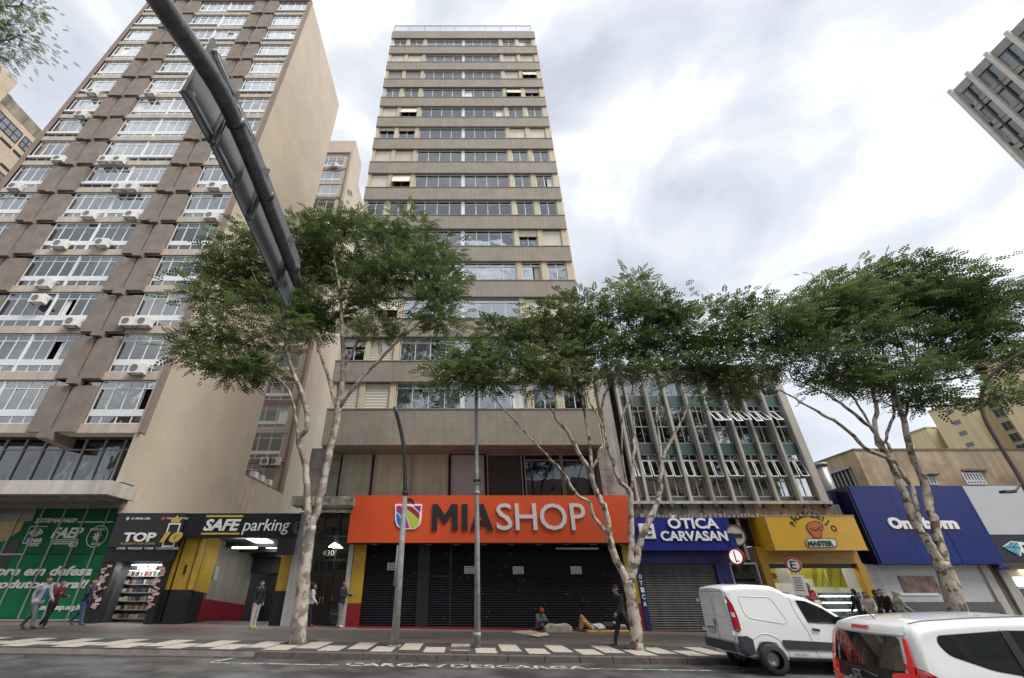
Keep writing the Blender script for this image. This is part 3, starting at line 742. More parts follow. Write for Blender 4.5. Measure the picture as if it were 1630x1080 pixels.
shutter(S, M_shutb, -4.86, -2.3, .0, 3.5, YF); shutter(S, M_shutb, -1.7, -.75, .0, 2.1, YF-.02); shutter(S, M_shutb, -1.7, -.75, 2.15, 3.5, YF); shutter(S, M_shutb, -.65, 7.8, -.1, 3.5, YF)
part('shutter_post', M_black, S, (-2.3, -1.72, YF-.08, YF+.1, -.1, 3.5)); part('shutter_post', M_black, S, (-.75, -.65, YF-.07, YF+.1, -.1, 3.5)); part('door_head', M_black, S, (-1.72, -.75, YF-.06, YF+.05, 2.09, 2.16))
part('wall', M_dark, S, (-5.0, 7.9, YF+.2, YF+.4, -.3, 5.2)); part('sign_soffit', M_black, S, (-5.7, 8.2, YS+.05, YF-.05, 3.48, 3.519))
for (a, c) in ((-5.5, -4.9), (7.8, 8.3)):
    part('pillar', M_gold2, S, (a, c, YF-.15, YF+.15, 1.0, 3.5)); part('pillar_base', M_redw, S, (a-.01, c+.01, YF-.16, YF+.16, -.2, .999))
part('pilaster', mat('white marble'), S, (-5.74, -5.52, YF-.2, YF+.15, -.1, 3.5))
b = MB(); sbox(b, -4.9, 7.8, YF-.45, YF+.1, 0, .05); b.build('threshold', mat('red step', (.16, .012, .02), .5, .3, 5), S)
M_note = mat('notice paper'); M_notl = mat('notice print', (.2, .15, .15), .6, 0)
for (px, py, w_) in ((625, 902, 17), (748, 907.5, 18), (825, 908, 17), (917, 908, 17)):
    n_ = bar(S, M_note, px-w_/2, px+w_/2, py-6, py+6, YF-.06, .01, 'notice')
    for i in range(3): bar(S, M_notl, px-w_/2+1.5, px+w_/2-1.5, py-4+i*3.4, py-2.9+i*3.4, YF-.071, .004, 'notice_line')
for x in np.arange(-4.6, 7.9, 1.35): ubox('downlight', mat('unlit lens', (.3, .3, .28), .3, 0), S, x, x+.28, YF-.5, YF-.3, 3.45, 3.479)
b = MB(); b.tube([(P(885, 873, 23.3).x, 23.35, 3.3), (P(953, 873, 23.3).x, 23.35, 3.3)], .05, 8); b.build('tube_lamp', mat('unlit tube', (.5, .5, .48), .4, 0), S)

# ------------------------------------------------------------------ parking garage
K = thing('parking_garage', 'car park entrance under a black sign with white lettering and yellow bars', 'garage')
M_blk = mat('black sign face', (.012, .013, .018), .35, .1, 1)
M_yel = mat('yellow stripe paint', (.62, .42, .08), .5, .05)
sg = part('sign_box', M_blk, K, (-14.22, -8.42, 23.4, 23.75, 3.78, 4.93))
TP('lettering', 'SAFE', M_sw, sg, 325.5, 382.5, 826.5, 845.5, 23.4, .03, bold=.035, shear=.2)
TP('lettering', 'parking', M_sw, sg, 387, 461, 826.5, 851.5, 23.4, .03, bold=.002, shear=.12)
bar(sg, M_yel, 329, 387, 820.5, 823.5, 23.4, .02); bar(sg, M_yel, 320.5, 381, 848.3, 851.3, 23.4, .02)
c = P(473, 840, 23.4); b = MB(); b.ring((c.x, c.z), .22, .28, 23.37, 23.4, 24, sx=.6); b.box(c.x-.06, c.x-.02, 23.37, 23.4, c.z-.15, c.z+.15); b.build('emblem', mat('grey print'), sg)
b = MB(); b.box(-9.1, -8.4, 22.9, 23.38, 3.0, 3.75); b.build('projecting_sign', M_black, K)
gx0, gx1, gyb = -13.25, -9.0, 30.2
RS = -.085
def ramp(y): return RS*(y-24.2)
def rbox(b, x0, x1, y0, y1, z0, z1):      # follows the ramp
    i = len(b.v)
    for z in (z0, z1):
        for (x, y) in ((x0, y0), (x1, y0), (x1, y1), (x0, y1)): b.v.append((x, y, z+ramp(y)))
    for f in ((0,3,2,1),(4,5,6,7),(0,1,5,4),(1,2,6,5),(2,3,7,6),(3,0,4,7)): b.f.append(tuple(i+k for k in f)); b.sm.append(False)
def rpart(name, m, *boxes):
    b = MB()
    for q in boxes: rbox(b, *q)
    return b.build(name, m, K)
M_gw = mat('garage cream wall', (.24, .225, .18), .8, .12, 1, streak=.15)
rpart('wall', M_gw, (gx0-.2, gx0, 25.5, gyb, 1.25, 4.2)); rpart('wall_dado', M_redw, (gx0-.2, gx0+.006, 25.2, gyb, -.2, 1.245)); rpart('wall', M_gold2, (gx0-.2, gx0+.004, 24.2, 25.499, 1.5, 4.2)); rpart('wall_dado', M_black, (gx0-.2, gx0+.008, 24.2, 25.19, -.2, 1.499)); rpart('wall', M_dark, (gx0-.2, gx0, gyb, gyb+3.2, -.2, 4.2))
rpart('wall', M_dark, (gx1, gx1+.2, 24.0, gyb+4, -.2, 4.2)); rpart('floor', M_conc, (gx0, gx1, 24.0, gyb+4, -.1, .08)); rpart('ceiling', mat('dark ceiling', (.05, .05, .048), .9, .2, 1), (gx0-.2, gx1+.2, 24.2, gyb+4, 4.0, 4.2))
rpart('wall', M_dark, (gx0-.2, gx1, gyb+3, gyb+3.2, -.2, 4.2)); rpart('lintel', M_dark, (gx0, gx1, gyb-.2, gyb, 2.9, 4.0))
for i in range(3): rpart('gate_leaf', M_black, (gx0+1.1+i*1.05, gx0+2.1+i*1.05, gyb-.1, gyb-.05, .1, 2.8))
M_tube = mat('lit tube', (.9, 1, .9), .5, 0, emit=(.9, 1, .88), estr=6)
M_skyl = mat('lit ceiling panel', (.9, .9, .9), .5, 0, emit=(1, 1, .98), estr=2.4)
for i in range(5):
    y = 24.8+i*1.7; rpart('light_panel', M_skyl, (-11.6, -10.6, y, y+1.25, 3.93, 3.96)); rpart('ceiling_beam', M_black, (gx0, gx1, y+1.32, y+1.6, 3.75, 3.99))
for (x, y) in ((-12.3, 25.0), (-9.9, 26.0), (-9.9, 30), (-12.0, 33.5)): rpart('tube_lamp', M_tube, (x, x+1.3, y, y+.1, 3.5 if y < 33 else 3.2, 3.56 if y < 33 else 3.26))
for (a, c) in ((-14.75, -14.2), (-14.1, gx0-.02)):
    part('pillar', M_gold2, K, (a, c, 23.72, 24.4, 1.55, 3.8)); part('pillar_base', M_black, K, (a-.004, c+.004, 23.7, 24.4, -.1, 1.548))
part('pillar', M_gold2, K, (gx1-.1, gx1+.5, 23.72, 24.3, 1.5, 3.8)); part('pillar_base', M_black, K, (gx1-.1, gx1+.5, 23.7, 24.3, -.1, 1.498))
for x in (-14.15, -14.65, -13.4): part('pillar_groove', M_black, K, (x, x+.035, 23.70, 23.73, 1.56, 3.79))
part('wall_box', M_steel, K, (gx0+.001, gx0+.06, 25.6, 26.0, 2.0, 2.6)); part('handle', M_black, K, (-13.75, -13.65, 23.68, 23.72, 2.2, 2.6))
part('wall', M_beige, K, (XL, gx0-.2, 24.41, 24.7, 3.5, 4.9)); part('roof', M_conc, K, (XL, -8.5, 23.76, 35, 4.6, 4.8))
part('wall', M_dark, K, (-17.6, -14.4, 27.6, 27.7, -.2, 4.6))

# ------------------------------------------------------------------ phone accessory shop
A = thing('accessory_shop', 'small open shop with black sign, yellow number ten and shelves of phone cases', 'shop')
sg = part('sign_box', mat('charcoal sign face', (.028, .028, .03), .4, .1, 1), A, (-17.68, -14.24, 23.3, 23.65, 3.35, 4.93))
part('fascia', M_black, A, (-17.68, -14.3, 23.4, 23.65, 2.72, 3.349))
TP('lettering', 'TOP', M_sw, sg, 197, 248, 848, 863, 23.3, .04, bold=.035)
TP('lettering', '10', M_yel, sg, 257, 290, 847, 864, 23.22, .04, bold=.05, shear=.2)
c = P(273, 852, 23.3); b = MB()
for (p, q, r_, s_) in ((-.3, -.24, -.55, .55), (.24, .3, -.55, .55), (-.24, .24, -.55, -.48), (-.24, .24, .48, .55)): b.box(c.x+p, c.x+q, 23.27, 23.3, c.z+r_, c.z+s_)
b.build('phone_outline', M_sw, sg)
b = MB(); b.prism([(c.x-.2, c.z+.58), (c.x+.2, c.z+.58), (c.x+.28, c.z+.82), (c.x+.12, c.z+.68), (c.x, c.z+.92), (c.x-.12, c.z+.68), (c.x-.28, c.z+.82)], 23.27, 23.3); b.build('crown_mark', M_yel, sg)
TP('lettering', 'ACESSORIOS PARA CELULAR', M_yel, sg, 192, 247, 864, 867, 23.3, .01)
TP('lettering', '41 99745-1490', M_sw, sg, 209, 239, 824, 828, 23.3, .01); TP('lettering', 'TOP_10_CURITIBA', M_sw, sg, 265, 300, 824, 827.5, 23.3, .01)
TP('lettering', 'CAPAS   PELICULAS   FONES   CARREGADORES', M_sw, sg, 186, 284, 871.5, 875, 23.3, .01)
for (px, c_) in ((203.5, (.3, .7, .5)), (260, (.6, .05, .15))): q = P(px, 826, 23.3); b = MB(); b.disc((q.x, q.z), .08, 23.28, 23.3, 14); b.build('app_symbol', mat('symbol %d' % px, c_, .5, 0), sg)
M_pink = mat('pale sticker', (.6, .42, .4), .6, 0, objvar=.3)
for (a, c) in ((-17.68, -17.0), (-14.75-.0, -14.4)):
    pl = part('pillar', M_black, A, (a, c, 23.45, 23.9, -.1, 2.719))
rs = random.Random(5)
for (a, c) in ((-17.6, -17.05), (-14.95, -14.45)):
    z = .8
    while z < 2.6:
        xx = rs.uniform(a, c-.25); s = ubox('price_sticker', M_pink, A, xx, xx+rs.uniform(.15, .3), 23.41, 23.43, z, z+rs.uniform(.07, .16), rot=(0, rs.uniform(-.4, .4), 0)); z += .13
part('wall', M_dark, A, (-17.05, -14.9, 26.5, 26.6, 0, 2.72), (-17.1, -17.05, 23.9, 26.5, 0, 2.72)); part('ceiling', M_dark, A, (-17.1, -14.9, 23.9, 26.6, 2.68, 2.72))
lb = part('lit_sign', M_black, A, (-16.6, -14.95, 24.0, 24.06, 2.35, 2.62)); text('lettering', 'Peliculas 10,00', mat('lit letters', (.9, .9, 1), .5, 0, emit=(.85, .88, 1), estr=2.5), lb, -16.25, -15.35, 2.41, 2.55, 24.0, .01, bold=.02)
b = MB(); b.box(-16.6, -14.95, 23.98, 24.0, 2.6, 2.62); b.box(-16.6, -14.95, 23.98, 24.0, 2.35, 2.37); b.build('lit_frame', mat('lit letters'), lb)
cs = [mat('case %d' % i, c_, .5, 0, objvar=.3) for i, c_ in enumerate(((.3, .04, .06), (.12, .1, .1), (.35, .25, .12), (.08, .12, .09), (.2, .1, .12), (.45, .4, .3), (.05, .08, .15), (.03, .03, .03)))]
sh = empty('shelving'); sh.parent = A
for r_ in range(6):
    z = .35+.36*r_
    ubox('shelf', M_steel, sh, -17.0, -15.4, 24.6, 25.0, z-.03, z)
    x = -16.95
    while x < -15.45:
        w_ = rs.uniform(.05, .11); ubox('phone_case', rs.choice(cs), sh, x, x+w_*.85, 24.62, 24.72, z+.002, z+rs.uniform(.15, .2)); x += w_
    ubox('price_card', mat('notice paper'), sh, -17.04, -16.86, 24.56, 24.58, z, z+.16)
for r_ in range(7):
    z = .3+.33*r_
    for i in range(4): ubox('phone_case', rs.choice(cs), sh, -15.35+.28*(i % 2), -15.2+.28*(i % 2), 25.2+.3*i, 25.35+.3*i, z, z+.2)
lp = bpy.data.lights.new('shop_light', 'AREA'); lp.energy = 25; lp.size = 1.5; lo = bpy.data.objects.new('shop_light', lp); col.objects.link(lo); lo.location = (-16, 24.4, 2.6)
tl = part('ceiling_lamp', M_tube, A, (-16.7, -15.3, 24.35, 24.45, 2.6, 2.64))

# ------------------------------------------------------------------ office block with concrete fins
O = thing('office_block', 'low office block with pale concrete fins, green panels and tilted open windows', 'building')
ox0, ox1 = 8.75, 19.15
oz = [5.55, 5.8, 8.08, 8.68, 10.95, 11.57]
YO = 23.80
part('wall', M_dark, O, (ox0, ox1-.3, YO+.6, YO+12, 5.5, 12.9)); part('wall', M_fin, O, (ox1-.35, ox1, YO-.2, YO+12, 5.3, 13.4))
part('roof', M_conc, O, (ox0, ox1, YO-.1, YO+12, 13.41, 13.6)); part('facade_band', M_fin, O, (ox0, ox1-.36, YO, YO+.5, 12.75, 13.4))
part('ledge', M_fin, O, (ox0, ox1, YF-.25, YO+.3, 5.40, 5.545)); part('fascia', M_concd, O, (ox0-.3, ox1+.4, YF-.1, YO+.3, 4.75, 5.39))
nb = 8; bw = (ox1-.35-ox0-.9)/nb; fx = ox0+.9
M_grey_sp = mat('grey spandrel', (.07, .08, .085), .5, .15, 1)
part('end_wall', M_fin, O, (ox0-.75, ox0-.05, YF+.1, YO+.5, 5.5, 13.4))
xs = [ox0+.35]+[fx+bw*i for i in range(nb+1)]
for i, x in enumerate(xs):
    lng = i % 2 == 0
    ubox('fin', M_fin, O, x-.07, x+.07, YF-(.2 if lng else .1), YO+.02, 5.28 if lng else 5.55, 13.39)
M_redb = mat('red brown blind', (.12, .05, .038), .8, .15, 1, objvar=.2)
wr2 = random.Random(21)
for i in range(-1, nb):
    a = fx+bw*i+.11; c = fx+bw*(i+1)-.11
    if i == -1: a = ox0+.46; c = fx-.11
    for (z0_, z1_, m) in ((oz[0], oz[1], M_grey_sp), (oz[2], oz[3], M_green if i > 0 else M_grey_sp), (oz[4], oz[5], M_green if i > 0 else M_grey_sp)):
        ubox('spandrel_panel', m, O, a, c, YO, YO+.15, z0_, z1_)
    n = 2
    for r_, (z0_, z1_) in enumerate(((5.8, 8.08), (8.68, 10.95), (11.57, 12.75))):
        h = z1_-z0_; o = bpy.data.objects.new('window', wframe(c-a, h, n, .33, M_steel, bar=.045, low=(h*.42, h*.42+.06) if r_ < 2 else None, kind='o')); col.objects.link(o); o.parent = O; o.location = (a, YO+.05, z0_)
        w = c-a; zl = h*.42+.06; zu = h-.35
        op = (r_ == 0) or (r_ == 1 and i >= 4)
        for j in range(n):
            p = w*j/n+.03; q = w*(j+1)/n-.03
            ubox('pane', M_pglass, o, p, q, -.005, .005, h-.31, h-.05)
            ubox('pane', M_pglass, o, p, q, -.005, .005, .05, h*.42 if r_ < 2 else h-.36)
            if r_ < 2:
                if op and not (i == nb-1 and j == 1 and r_ == 1):
                    e = MB(); hh = zu-zl; ang = R(wr2.uniform(8, 14)) if r_ == 0 else R(wr2.uniform(34, 40))
                    M_ = Matrix.Translation((0, 0, zu)) @ Matrix.Rotation(-ang, 4, 'X')
                    e.box(p, q, -.02, .02, -.045, 0, M_); e.box(p, q, -.02, .02, -hh, -hh+.045, M_); e.box(p, p+.045, -.019, .019, -hh+.045, -.045, M_); e.box(q-.045, q, -.019, .019, -hh+.045, -.045, M_)
                    v_ = e.build('open_vent', M_white, o)
                    e = MB(); e.box(p+.045, q-.045, -.005, .005, -hh+.045, -.045, M_); e.build('vent_pane', M_pglass, o)
                else: ubox('pane', M_pglass, o, p, q, -.005, .005, zl, zu)
        if r_ == 1 and i < 4: ubox('blind', M_redb, o, .02, w-.02, .1, .12, zl-.02, h-.02)
        elif wr2.random() < .3: ubox('blind', M_curtb, o, .02, w*.5, .2, .22, .02, h*.42)
        if r_ == 0:
            e = MB(); zz = .1
            while zz < h*.42: e.box(.02, w-.02, .08, .1, zz, zz+.02); zz += .16
            for j in range(5): e.box(w*j/5, w*j/5+.015, .085, .095, .02, h*.42)
            e.build('grille', M_fin, o)
# dangling pipe on the facade
b = MB(); b.tube([P(1112, 640, YF-.3), P(1124, 690, YF-.3), P(1133, 712, YF-.3)], .02, 6); b.build('cable', M_black, O)
for i, x in enumerate(np.arange(9.2, 18.8, 1.05)): ubox('rusty_bracket', M_black, O, x, x+.16, YF-.3, YF-.1, 5.22, 5.39)
b = MB(); rg = random.Random(2); x = 9.0
while x < 19.2:
    w_ = rg.uniform(.08, .3); b.box(x, x+w_*.7, YF-.25, YF-.15, 4.74, 4.74+rg.uniform(.08, .2)); x += w_
b.build('broken_edge', mat('broken plaster', (.3, .25, .22), .9, .4, 8), O)

# ------------------------------------------------------------------ optician
Q = thing('optician_shop', 'closed optician shop with blue sign and grey roller shutter', 'shop')
M_blue = mat('blue sign face', (.012, .018, .16), .5, .2, .6, spec=.12, coat=0, streak=.25)
M_blued = mat('blue paint', (.012, .018, .12), .5, .2, 1)
YQ = 23.15
sg = MB().prism([(YQ+.25, 4.72), (YQ, 3.2), (YF, 3.2), (YF, 4.72)], 8.36, 13.42, 'x').build('sign_box', M_blue, Q)
TP('lettering', 'ÓTICA', M_sw, sg, 1062, 1142, 820.5, 842, YQ+.12, .03, bold=.03)
TP('lettering', 'CARVASAN', M_sw, sg, 1051.5, 1157.5, 845.5, 861.5, YQ+.05, .03, bold=.03)
c = P(1031, 846, YQ+.05); b = MB(); b.box(c.x-.42, c.x+.35, YQ+.02, YQ+.16, c.z-.35, c.z+.35); lg = b.build('logo_tile', M_sw, sg, bevel=.03)
b = MB(); b.ring((c.x+.05, c.z-.02), .12, .19, YQ-.01, YQ+.02, 20, .5, 5.6); b.build('logo_mark', M_blue, lg)
part('fascia', M_blued, Q, (8.4, 13.0, YF-.1, YF+.2, 2.64, 3.19)); part('pillar', M_blued, Q, (8.32, 8.55, YF-.2, YF+.1, -.2, 2.639)); part('pillar', M_blued, Q, (12.2, 12.9, YF-.2, YF+.1, -.25, 2.639))
shutter(Q, M_shutg, 8.56, 12.19, -.12, 2.64, YF, .095); part('wall', M_dark, Q, (8.3, 14.4, YF+.5, YF+.6, -.4, 4.74)); part('wall', M_dark, Q, (14.4, 20, YF+.5, YF+.6, 3.46, 4.74))
b = MB()
for i, ch in enumerate('MARVASAN'): pass
for i, ch in enumerate('ÓTICA'): 
    z = 2.0-i*.28
    text('lettering', ch, M_sw, Q, 8.36, 8.52, z, z+.2, YF-.201, .01, bold=.03)
# side doorway between the optician and the snack bar
N = thing('side_doorway', 'narrow dark doorway between the blue optician and the yellow snack bar', 'doorway')
part('frame', M_steel, N, (12.95, 13.02, YF-.1, YF+.1, -.3, 2.7), (14.25, 14.32, YF-.1, YF+.1, -.3, 2.7), (13.02, 14.25, YF-.1, YF+.1, 2.62, 2.7))
part('door_pane', M_dglass, N, (13.05, 14.22, YF, YF+.02, 1.2, 1.9)); part('door_pane', M_dglass, N, (13.05, 14.22, YF, YF+.02, 2.0, 2.6)); part('door_panel', M_black, N, (13.02, 14.25, YF, YF+.03, -.3, 1.15))
part('cable_box', M_conc, N, (13.9, 14.05, YF-.15, YF-.05, 2.8, 4.7))
Rd = thing('round_sign', 'round white shop sign with dark rim hanging beside the blue optician sign', 'sign')
c = P(1171, 852, 23.3); b = MB(); b.disc((c.x, c.z), .47, 23.28, 23.36, 28); b.build('sign_face', mat('cream sign face', (.45, .42, .35), .5, .05), Rd)
b = MB(); b.ring((c.x, c.z), .44, .50, 23.25, 23.3, 28); b.build('rim', mat('maroon rim', (.1, .02, .02), .5, 0), Rd); b = MB(); b.box(c.x-.25, c.x+.3, 23.25, 23.28, c.z-.12, c.z+.06); b.build('sign_print', M_black, Rd)
Np = thing('lit_round_sign', 'small lit red and white round sign on a bracket by the snack bar', 'sign')
c = P(1172.5, 886.5, 22.9); M_np = mat('lit sign', (.9, .9, .85), .5, 0, emit=(1, .97, .9), estr=.25)
rotM = Matrix.Translation(c) @ Matrix.Rotation(R(-58), 4, 'Z')
b = MB(); b.prism([(.34*math.cos(t), .34*math.sin(t)) for t in [i*math.pi/14 for i in range(28)]], -.06, .06, 'y', rotM); b.build('sign_face', M_np, Np)
b = MB(); b.ring((0, 0), .30, .37, -.075, .075, 28); b.v = [tuple(rotM @ Vector(v)) for v in b.v]; b.build('rim', mat('red rim', (.5, .03, .02), .4, 0), Np)
b = MB(); b.box(-.06, -.01, -.08, -.06, -.25, .25, rotM); b.box(-.01, .12, -.08, -.06, -.22, -.17, rotM); b.build('sign_mark', M_redw, Np); b = MB(); b.tube([c+Vector((0, 0, .37)), c+Vector((0, 0, .6)), (c.x, YF, c.z+.6)], .02, 6); b.build('bracket', M_black, Np)
# ------------------------------------------------------------------ snack bar
Z = thing('snack_bar', 'yellow fronted snack bar with box sign, menu boards and open counter', 'shop')
M_yb = mat('yellow sign face', (.74, .42, .025), .38, .08, .7, coat=.2)
YZ = 22.7
sg = part('sign_box', M_yb, Z, (14.88, 19.3, YZ, 24.2, 3.19, 4.73))
part('edge_trim', M_cream, Z, (14.86, 14.9, YZ-.02, YZ, 3.17, 4.75), (14.9, 19.32, YZ-.02, YZ, 4.72, 4.75), (14.9, 19.32, YZ-.02, YZ, 3.17, 3.2))
name = 'PÃODEQUEIJO'
arc_c = P(1300, 855, YZ); rad = P(1332, 855, YZ).x-arc_c.x
for i, ch in enumerate(name):
    if ch == ' ': continue
    t = R(150-120*i/(len(name)-1)); p = (arc_c.x+rad*math.cos(t), arc_c.z+rad*.95*math.sin(t))
    me = text_mesh(ch, .03, 0); me.materials.clear(); me.materials.append(M_let_d)
    o = link('lettering', me, None, sg); o.matrix_local = Matrix.Translation((p[0]-.06*math.sin(t), YZ-.005, p[1]-.02)) @ Matrix.Rotation(-(t-math.pi/2), 4, 'Y') @ Matrix.Rotation(math.pi/2, 4, 'X') @ Matrix.Scale(.36, 4)
bun = [(1285, 836), (1289, 832.5), (1296, 830.5), (1303, 832), (1308, 837), (1309, 843), (1306.5, 847), (1307, 854), (1303, 856.5), (1296, 856), (1292, 851), (1288, 846), (1284, 841)]
poly_px(sg, M_let_d, [(1296+(x-1296)*1.12, 844+(y-844)*1.1) for x, y in bun], YZ-.001, .02, 'bread_emblem'); poly_px(sg, mat('bread orange', (.62, .16, .05), .5, .1), bun, YZ-.022, .02, 'bread_emblem')
b = MB(); 
for (p, q) in (((1290, 841), (1298, 845)), ((1298, 845), (1307, 838)), ((1303, 840), (1306, 845))):
    b.tube([P(*p, YZ-.045), P(*q, YZ-.045)], .015, 5)
b.build('emblem_line', M_let_d, sg)
pl_ = [(1282, 862), (1286, 858.5), (1326, 858.5), (1330, 861), (1331, 868), (1327, 871.5), (1289, 871.5), (1284, 868)]
poly_px(sg, M_let_d, [(1306+(x-1306)*1.05, 865+(y-865)*1.15) for x, y in pl_], YZ-.001, .02, 'name_plate'); poly_px(sg, M_sw, pl_, YZ-.022, .02, 'name_plate')
TP('lettering', 'MASTER', mat('dark green letters', (.02, .08, .05), .5, 0), sg, 1285.5, 1326, 861, 870, YZ-.044, .02, bold=.05)
M_yd = mat('ochre metal', (.45, .25, .02), .45, .12, 1.2, coat=.2)
zx0, zx1 = 14.45, 19.1
part('fascia', M_yd, Z, (zx0, zx1+.3, YF-.2, YF+.1, 2.65, 3.4)); part('pillar', M_yd, Z, (zx0, zx0+.35, YF-.25, YF+.1, -.3, 2.649)); part('pillar', M_yd, Z, (zx1, zx1+.32, YF-.25, YF+.1, -.3, 2.649))
part('wall', mat('tiled interior', (.42, .42, .38), .6, .1, 2), Z, (zx0+.3, zx1+.3, 25.6, 25.7, -.3, 3.4), (zx0+.25, zx0+.3, YF+.1, 25.6, -.3, 3.4), (zx1+.3, zx1+.35, YF+.1, 25.6, -.3, 3.4)); part('ceiling', M_dark, Z, (zx0+.3, zx1+.3, YF+.1, 25.7, 3.4, 3.45))
part('ceiling_lamp', M_tube, Z, (15.3, 16.5, 24.3, 24.4, 3.3, 3.34), (17.3, 18.5, 24.3, 24.4, 3.3, 3.34)); part('window_head', M_black, Z, (zx0+.36, zx1-.01, YF-.1, YF, 2.45, 2.64))
lp = bpy.data.lights.new('counter_light', 'AREA'); lp.energy = 45; lp.size = 3; lo = bpy.data.objects.new('counter_light', lp); col.objects.link(lo); lo.location = (17, 24.3, 3.2)
# posters and menu boards
M_menu = mat('menu yellow', (.62, .60, .06), .5, .08); M_leaf = mat('menu green', (.12, .35, .03), .5, .1); M_mdark = mat('menu print', (.1, .1, .03), .6, 0); M_food = mat('food print', (.25, .06, .03), .5, .5, 8); M_wt = mat('poster white', (.7, .7, .68), .5, .03)
YW = 24.55
def board(x0p, x1p, yt, yb, m, nm_='menu_board'):
    return bar(Z, m, x0p, x1p, yt, yb, YW, .03, nm_)
bd = board(1213, 1236, 899, 929, M_menu, 'poster'); bar(Z, M_leaf, 1213, 1236, 899, 905, YW-.031, .005, 'poster_print'); bar(Z, M_redw, 1213, 1232, 899, 901.5, YW-.037, .005, 'poster_print'); TP('lettering', 'X-SALADA', M_mdark, Z, 1214, 1233, 902, 905, YW-.037, .005, bold=.03)
for (px, py) in ((1221, 914), (1232, 917)): q = P(px, py, YW-.05); b = MB(); b.disc((q.x, q.z), .14, YW-.045, YW-.031, 14); b.build('poster_print', M_food, Z)
TP('lettering', '11,90', M_mdark, Z, 1221, 1231, 924, 928, YW-.032, .005)
board(1236, 1256, 899, 929, M_wt, 'poster'); board(1256, 1290, 897, 922, M_menu)
for (a, c) in ((1291, 1313), (1315, 1342)):
    board(a, c, 897, 936, M_menu)
    for i in range(13):
        y = 900+i*2.7
        bar(Z, M_mdark, a+2, a+2+wr2.uniform(6, 9), y, y+.9, YW-.031, .004, 'menu_line'); bar(Z, M_mdark, c-5, c-2, y, y+.9, YW-.031, .004, 'menu_line')
bar(Z, M_redw, 1273, 1283, 897, 900, YW-.031, .004, 'menu_line')
# display counter with lit glass shelves
cn = thing('display_counter', 'curved glass and steel display counter under the snack bar menus', 'counter')
part('counter_base', M_steel, cn, (16.9, 18.9, YF+.1, YF+.7, -.3, .5)); 
for i, z in enumerate((.55, .85, 1.12)):
    part('shelf', M_steel, cn, (16.9, 18.9, YF+.12, YF+.65, z, z+.03)); b = MB(); b.tube([(17.0, YF+.12, z+.16), (18.8, YF+.12, z+.16)], .035, 8); b.build('shelf_lamp', M_tube, cn)
part('glass_front', M_dglass, cn, (16.9, 18.9, YF+.06, YF+.08, .5, 1.4)); part('counter_top', M_steel, cn, (16.85, 18.95, YF+.05, YF+.75, 1.4, 1.43))
for x in (15.6, 16.2): tag(part('drinks_urn', M_steel, None, (x, x+.25, YF+.5, YF+.75, .9, 1.45), bevel=.05), 'steel drinks urn behind the snack bar counter, %s one' % ('left' if x < 16 else 'right'), 'urn', 'urns behind the snack bar counter')
tag(part('side_counter', M_steel, None, (14.9, 16.7, YF+.3, YF+.85, -.3, .9)), 'plain steel serving counter at the left of the snack bar', 'counter')

# ------------------------------------------------------------------ blue shop, white grey shop
B = thing('blue_shop', 'shop with tall glossy blue sign panel reaching above the yellow snack bar', 'shop')
M_bl = mat('glossy blue panel', (.006, .018, .15), .22, .15, .4, spec=.2, coat=.12, bump=.25, bscale=1.2); M_bld = mat('navy side panel', (.01, .012, .06), .3, .2, 1)
YBn = 23.2
x = 20.1
for i, w_ in enumerate((2.0, 1.95, 1.95)):
    ubox('sign_panel', M_bl, B, x+.01, x+w_-.01, YBn+.01*(i % 2), YBn+.12, 2.62, 6.25); x += w_
part('sign_side', M_bld, B, (20.02, 20.1, YBn+.05, 24.8, 2.62, 6.25)); part('sign_side', M_bld, B, (19.35, 20.01, YF+.2, YF+.4, 2.62, 6.1)); part('sign_frame', M_dark, B, (20.12, 26, YBn+.13, 27, 2.7, 6.2))
for (s, a, c) in (('O', 1413, 1434), ('n', 1435, 1450), ('o', 1451, 1466), ('b', 1467, 1482), ('o', 1483, 1497), ('m', 1498, 1523)):
    TP('lettering', s, M_sw, B, a, c, 824 if s in 'Ob' else 829, 842.5, YBn, .06, bold=.055)
M_wall = mat('white shop wall', (.50, .52, .53), .6, .06, 1.5, streak=.08)
part('wall', M_wall, B, (19.75, 25.2, YF, YF+.2, 1.05, 2.62)); part('wall_base', mat('dark tiled base', (.09, .09, .095), .4, .2, 4), B, (20.7, 25.2, YF-.15, YF+.15, -.35, 1.049)); part('wall', mat('pale plaster pier', (.42, .41, .38), .8, .1), B, (19.45, 20.1, YF-.05, YF-.002, -.35, 2.62))
po = bar(B, mat('photo poster', (.22, .13, .11), .4, .75, 2.2), 1434, 1492, 917, 944, YF-.01, .03, 'photo_poster'); bar(B, M_sw, 1432, 1494, 944, 948, YF-.01, .02, 'poster_frame')
part('soffit', M_blued, B, (20.1, 26, YBn+.13, YF, 2.6, 2.63))
part('pier', M_fin, B, (25.2, 25.6, YF-.1, YF+.2, -.4, 2.62), (26.0, 26.4, YF-.1, YF+.2, -.4, 2.62)); part('pier', M_concd, B, (25.61, 25.99, YF, YF+.2, -.4, 2.62))
J = thing('jewellery_shop', 'lit shop with shelves of coloured goods under a sign with blue gem, far right', 'shop')
part('sign_panel', mat('pale grey sign', (.50, .52, .53), .5, .04), J, (26.12, 36, YBn+.05, YBn+.25, 3.92, 6.25)); part('sign_panel', M_blk, J, (26.05, 36, YBn+.06, YBn+.26, 2.63, 3.91))
part('sign_panel', M_bl, J, (26.0, 26.11, YBn+.0, YBn+.2, 2.63, 6.24))
gem = [(1597, 871), (1609, 863), (1619, 864), (1624, 872), (1623, 884), (1620, 884)]
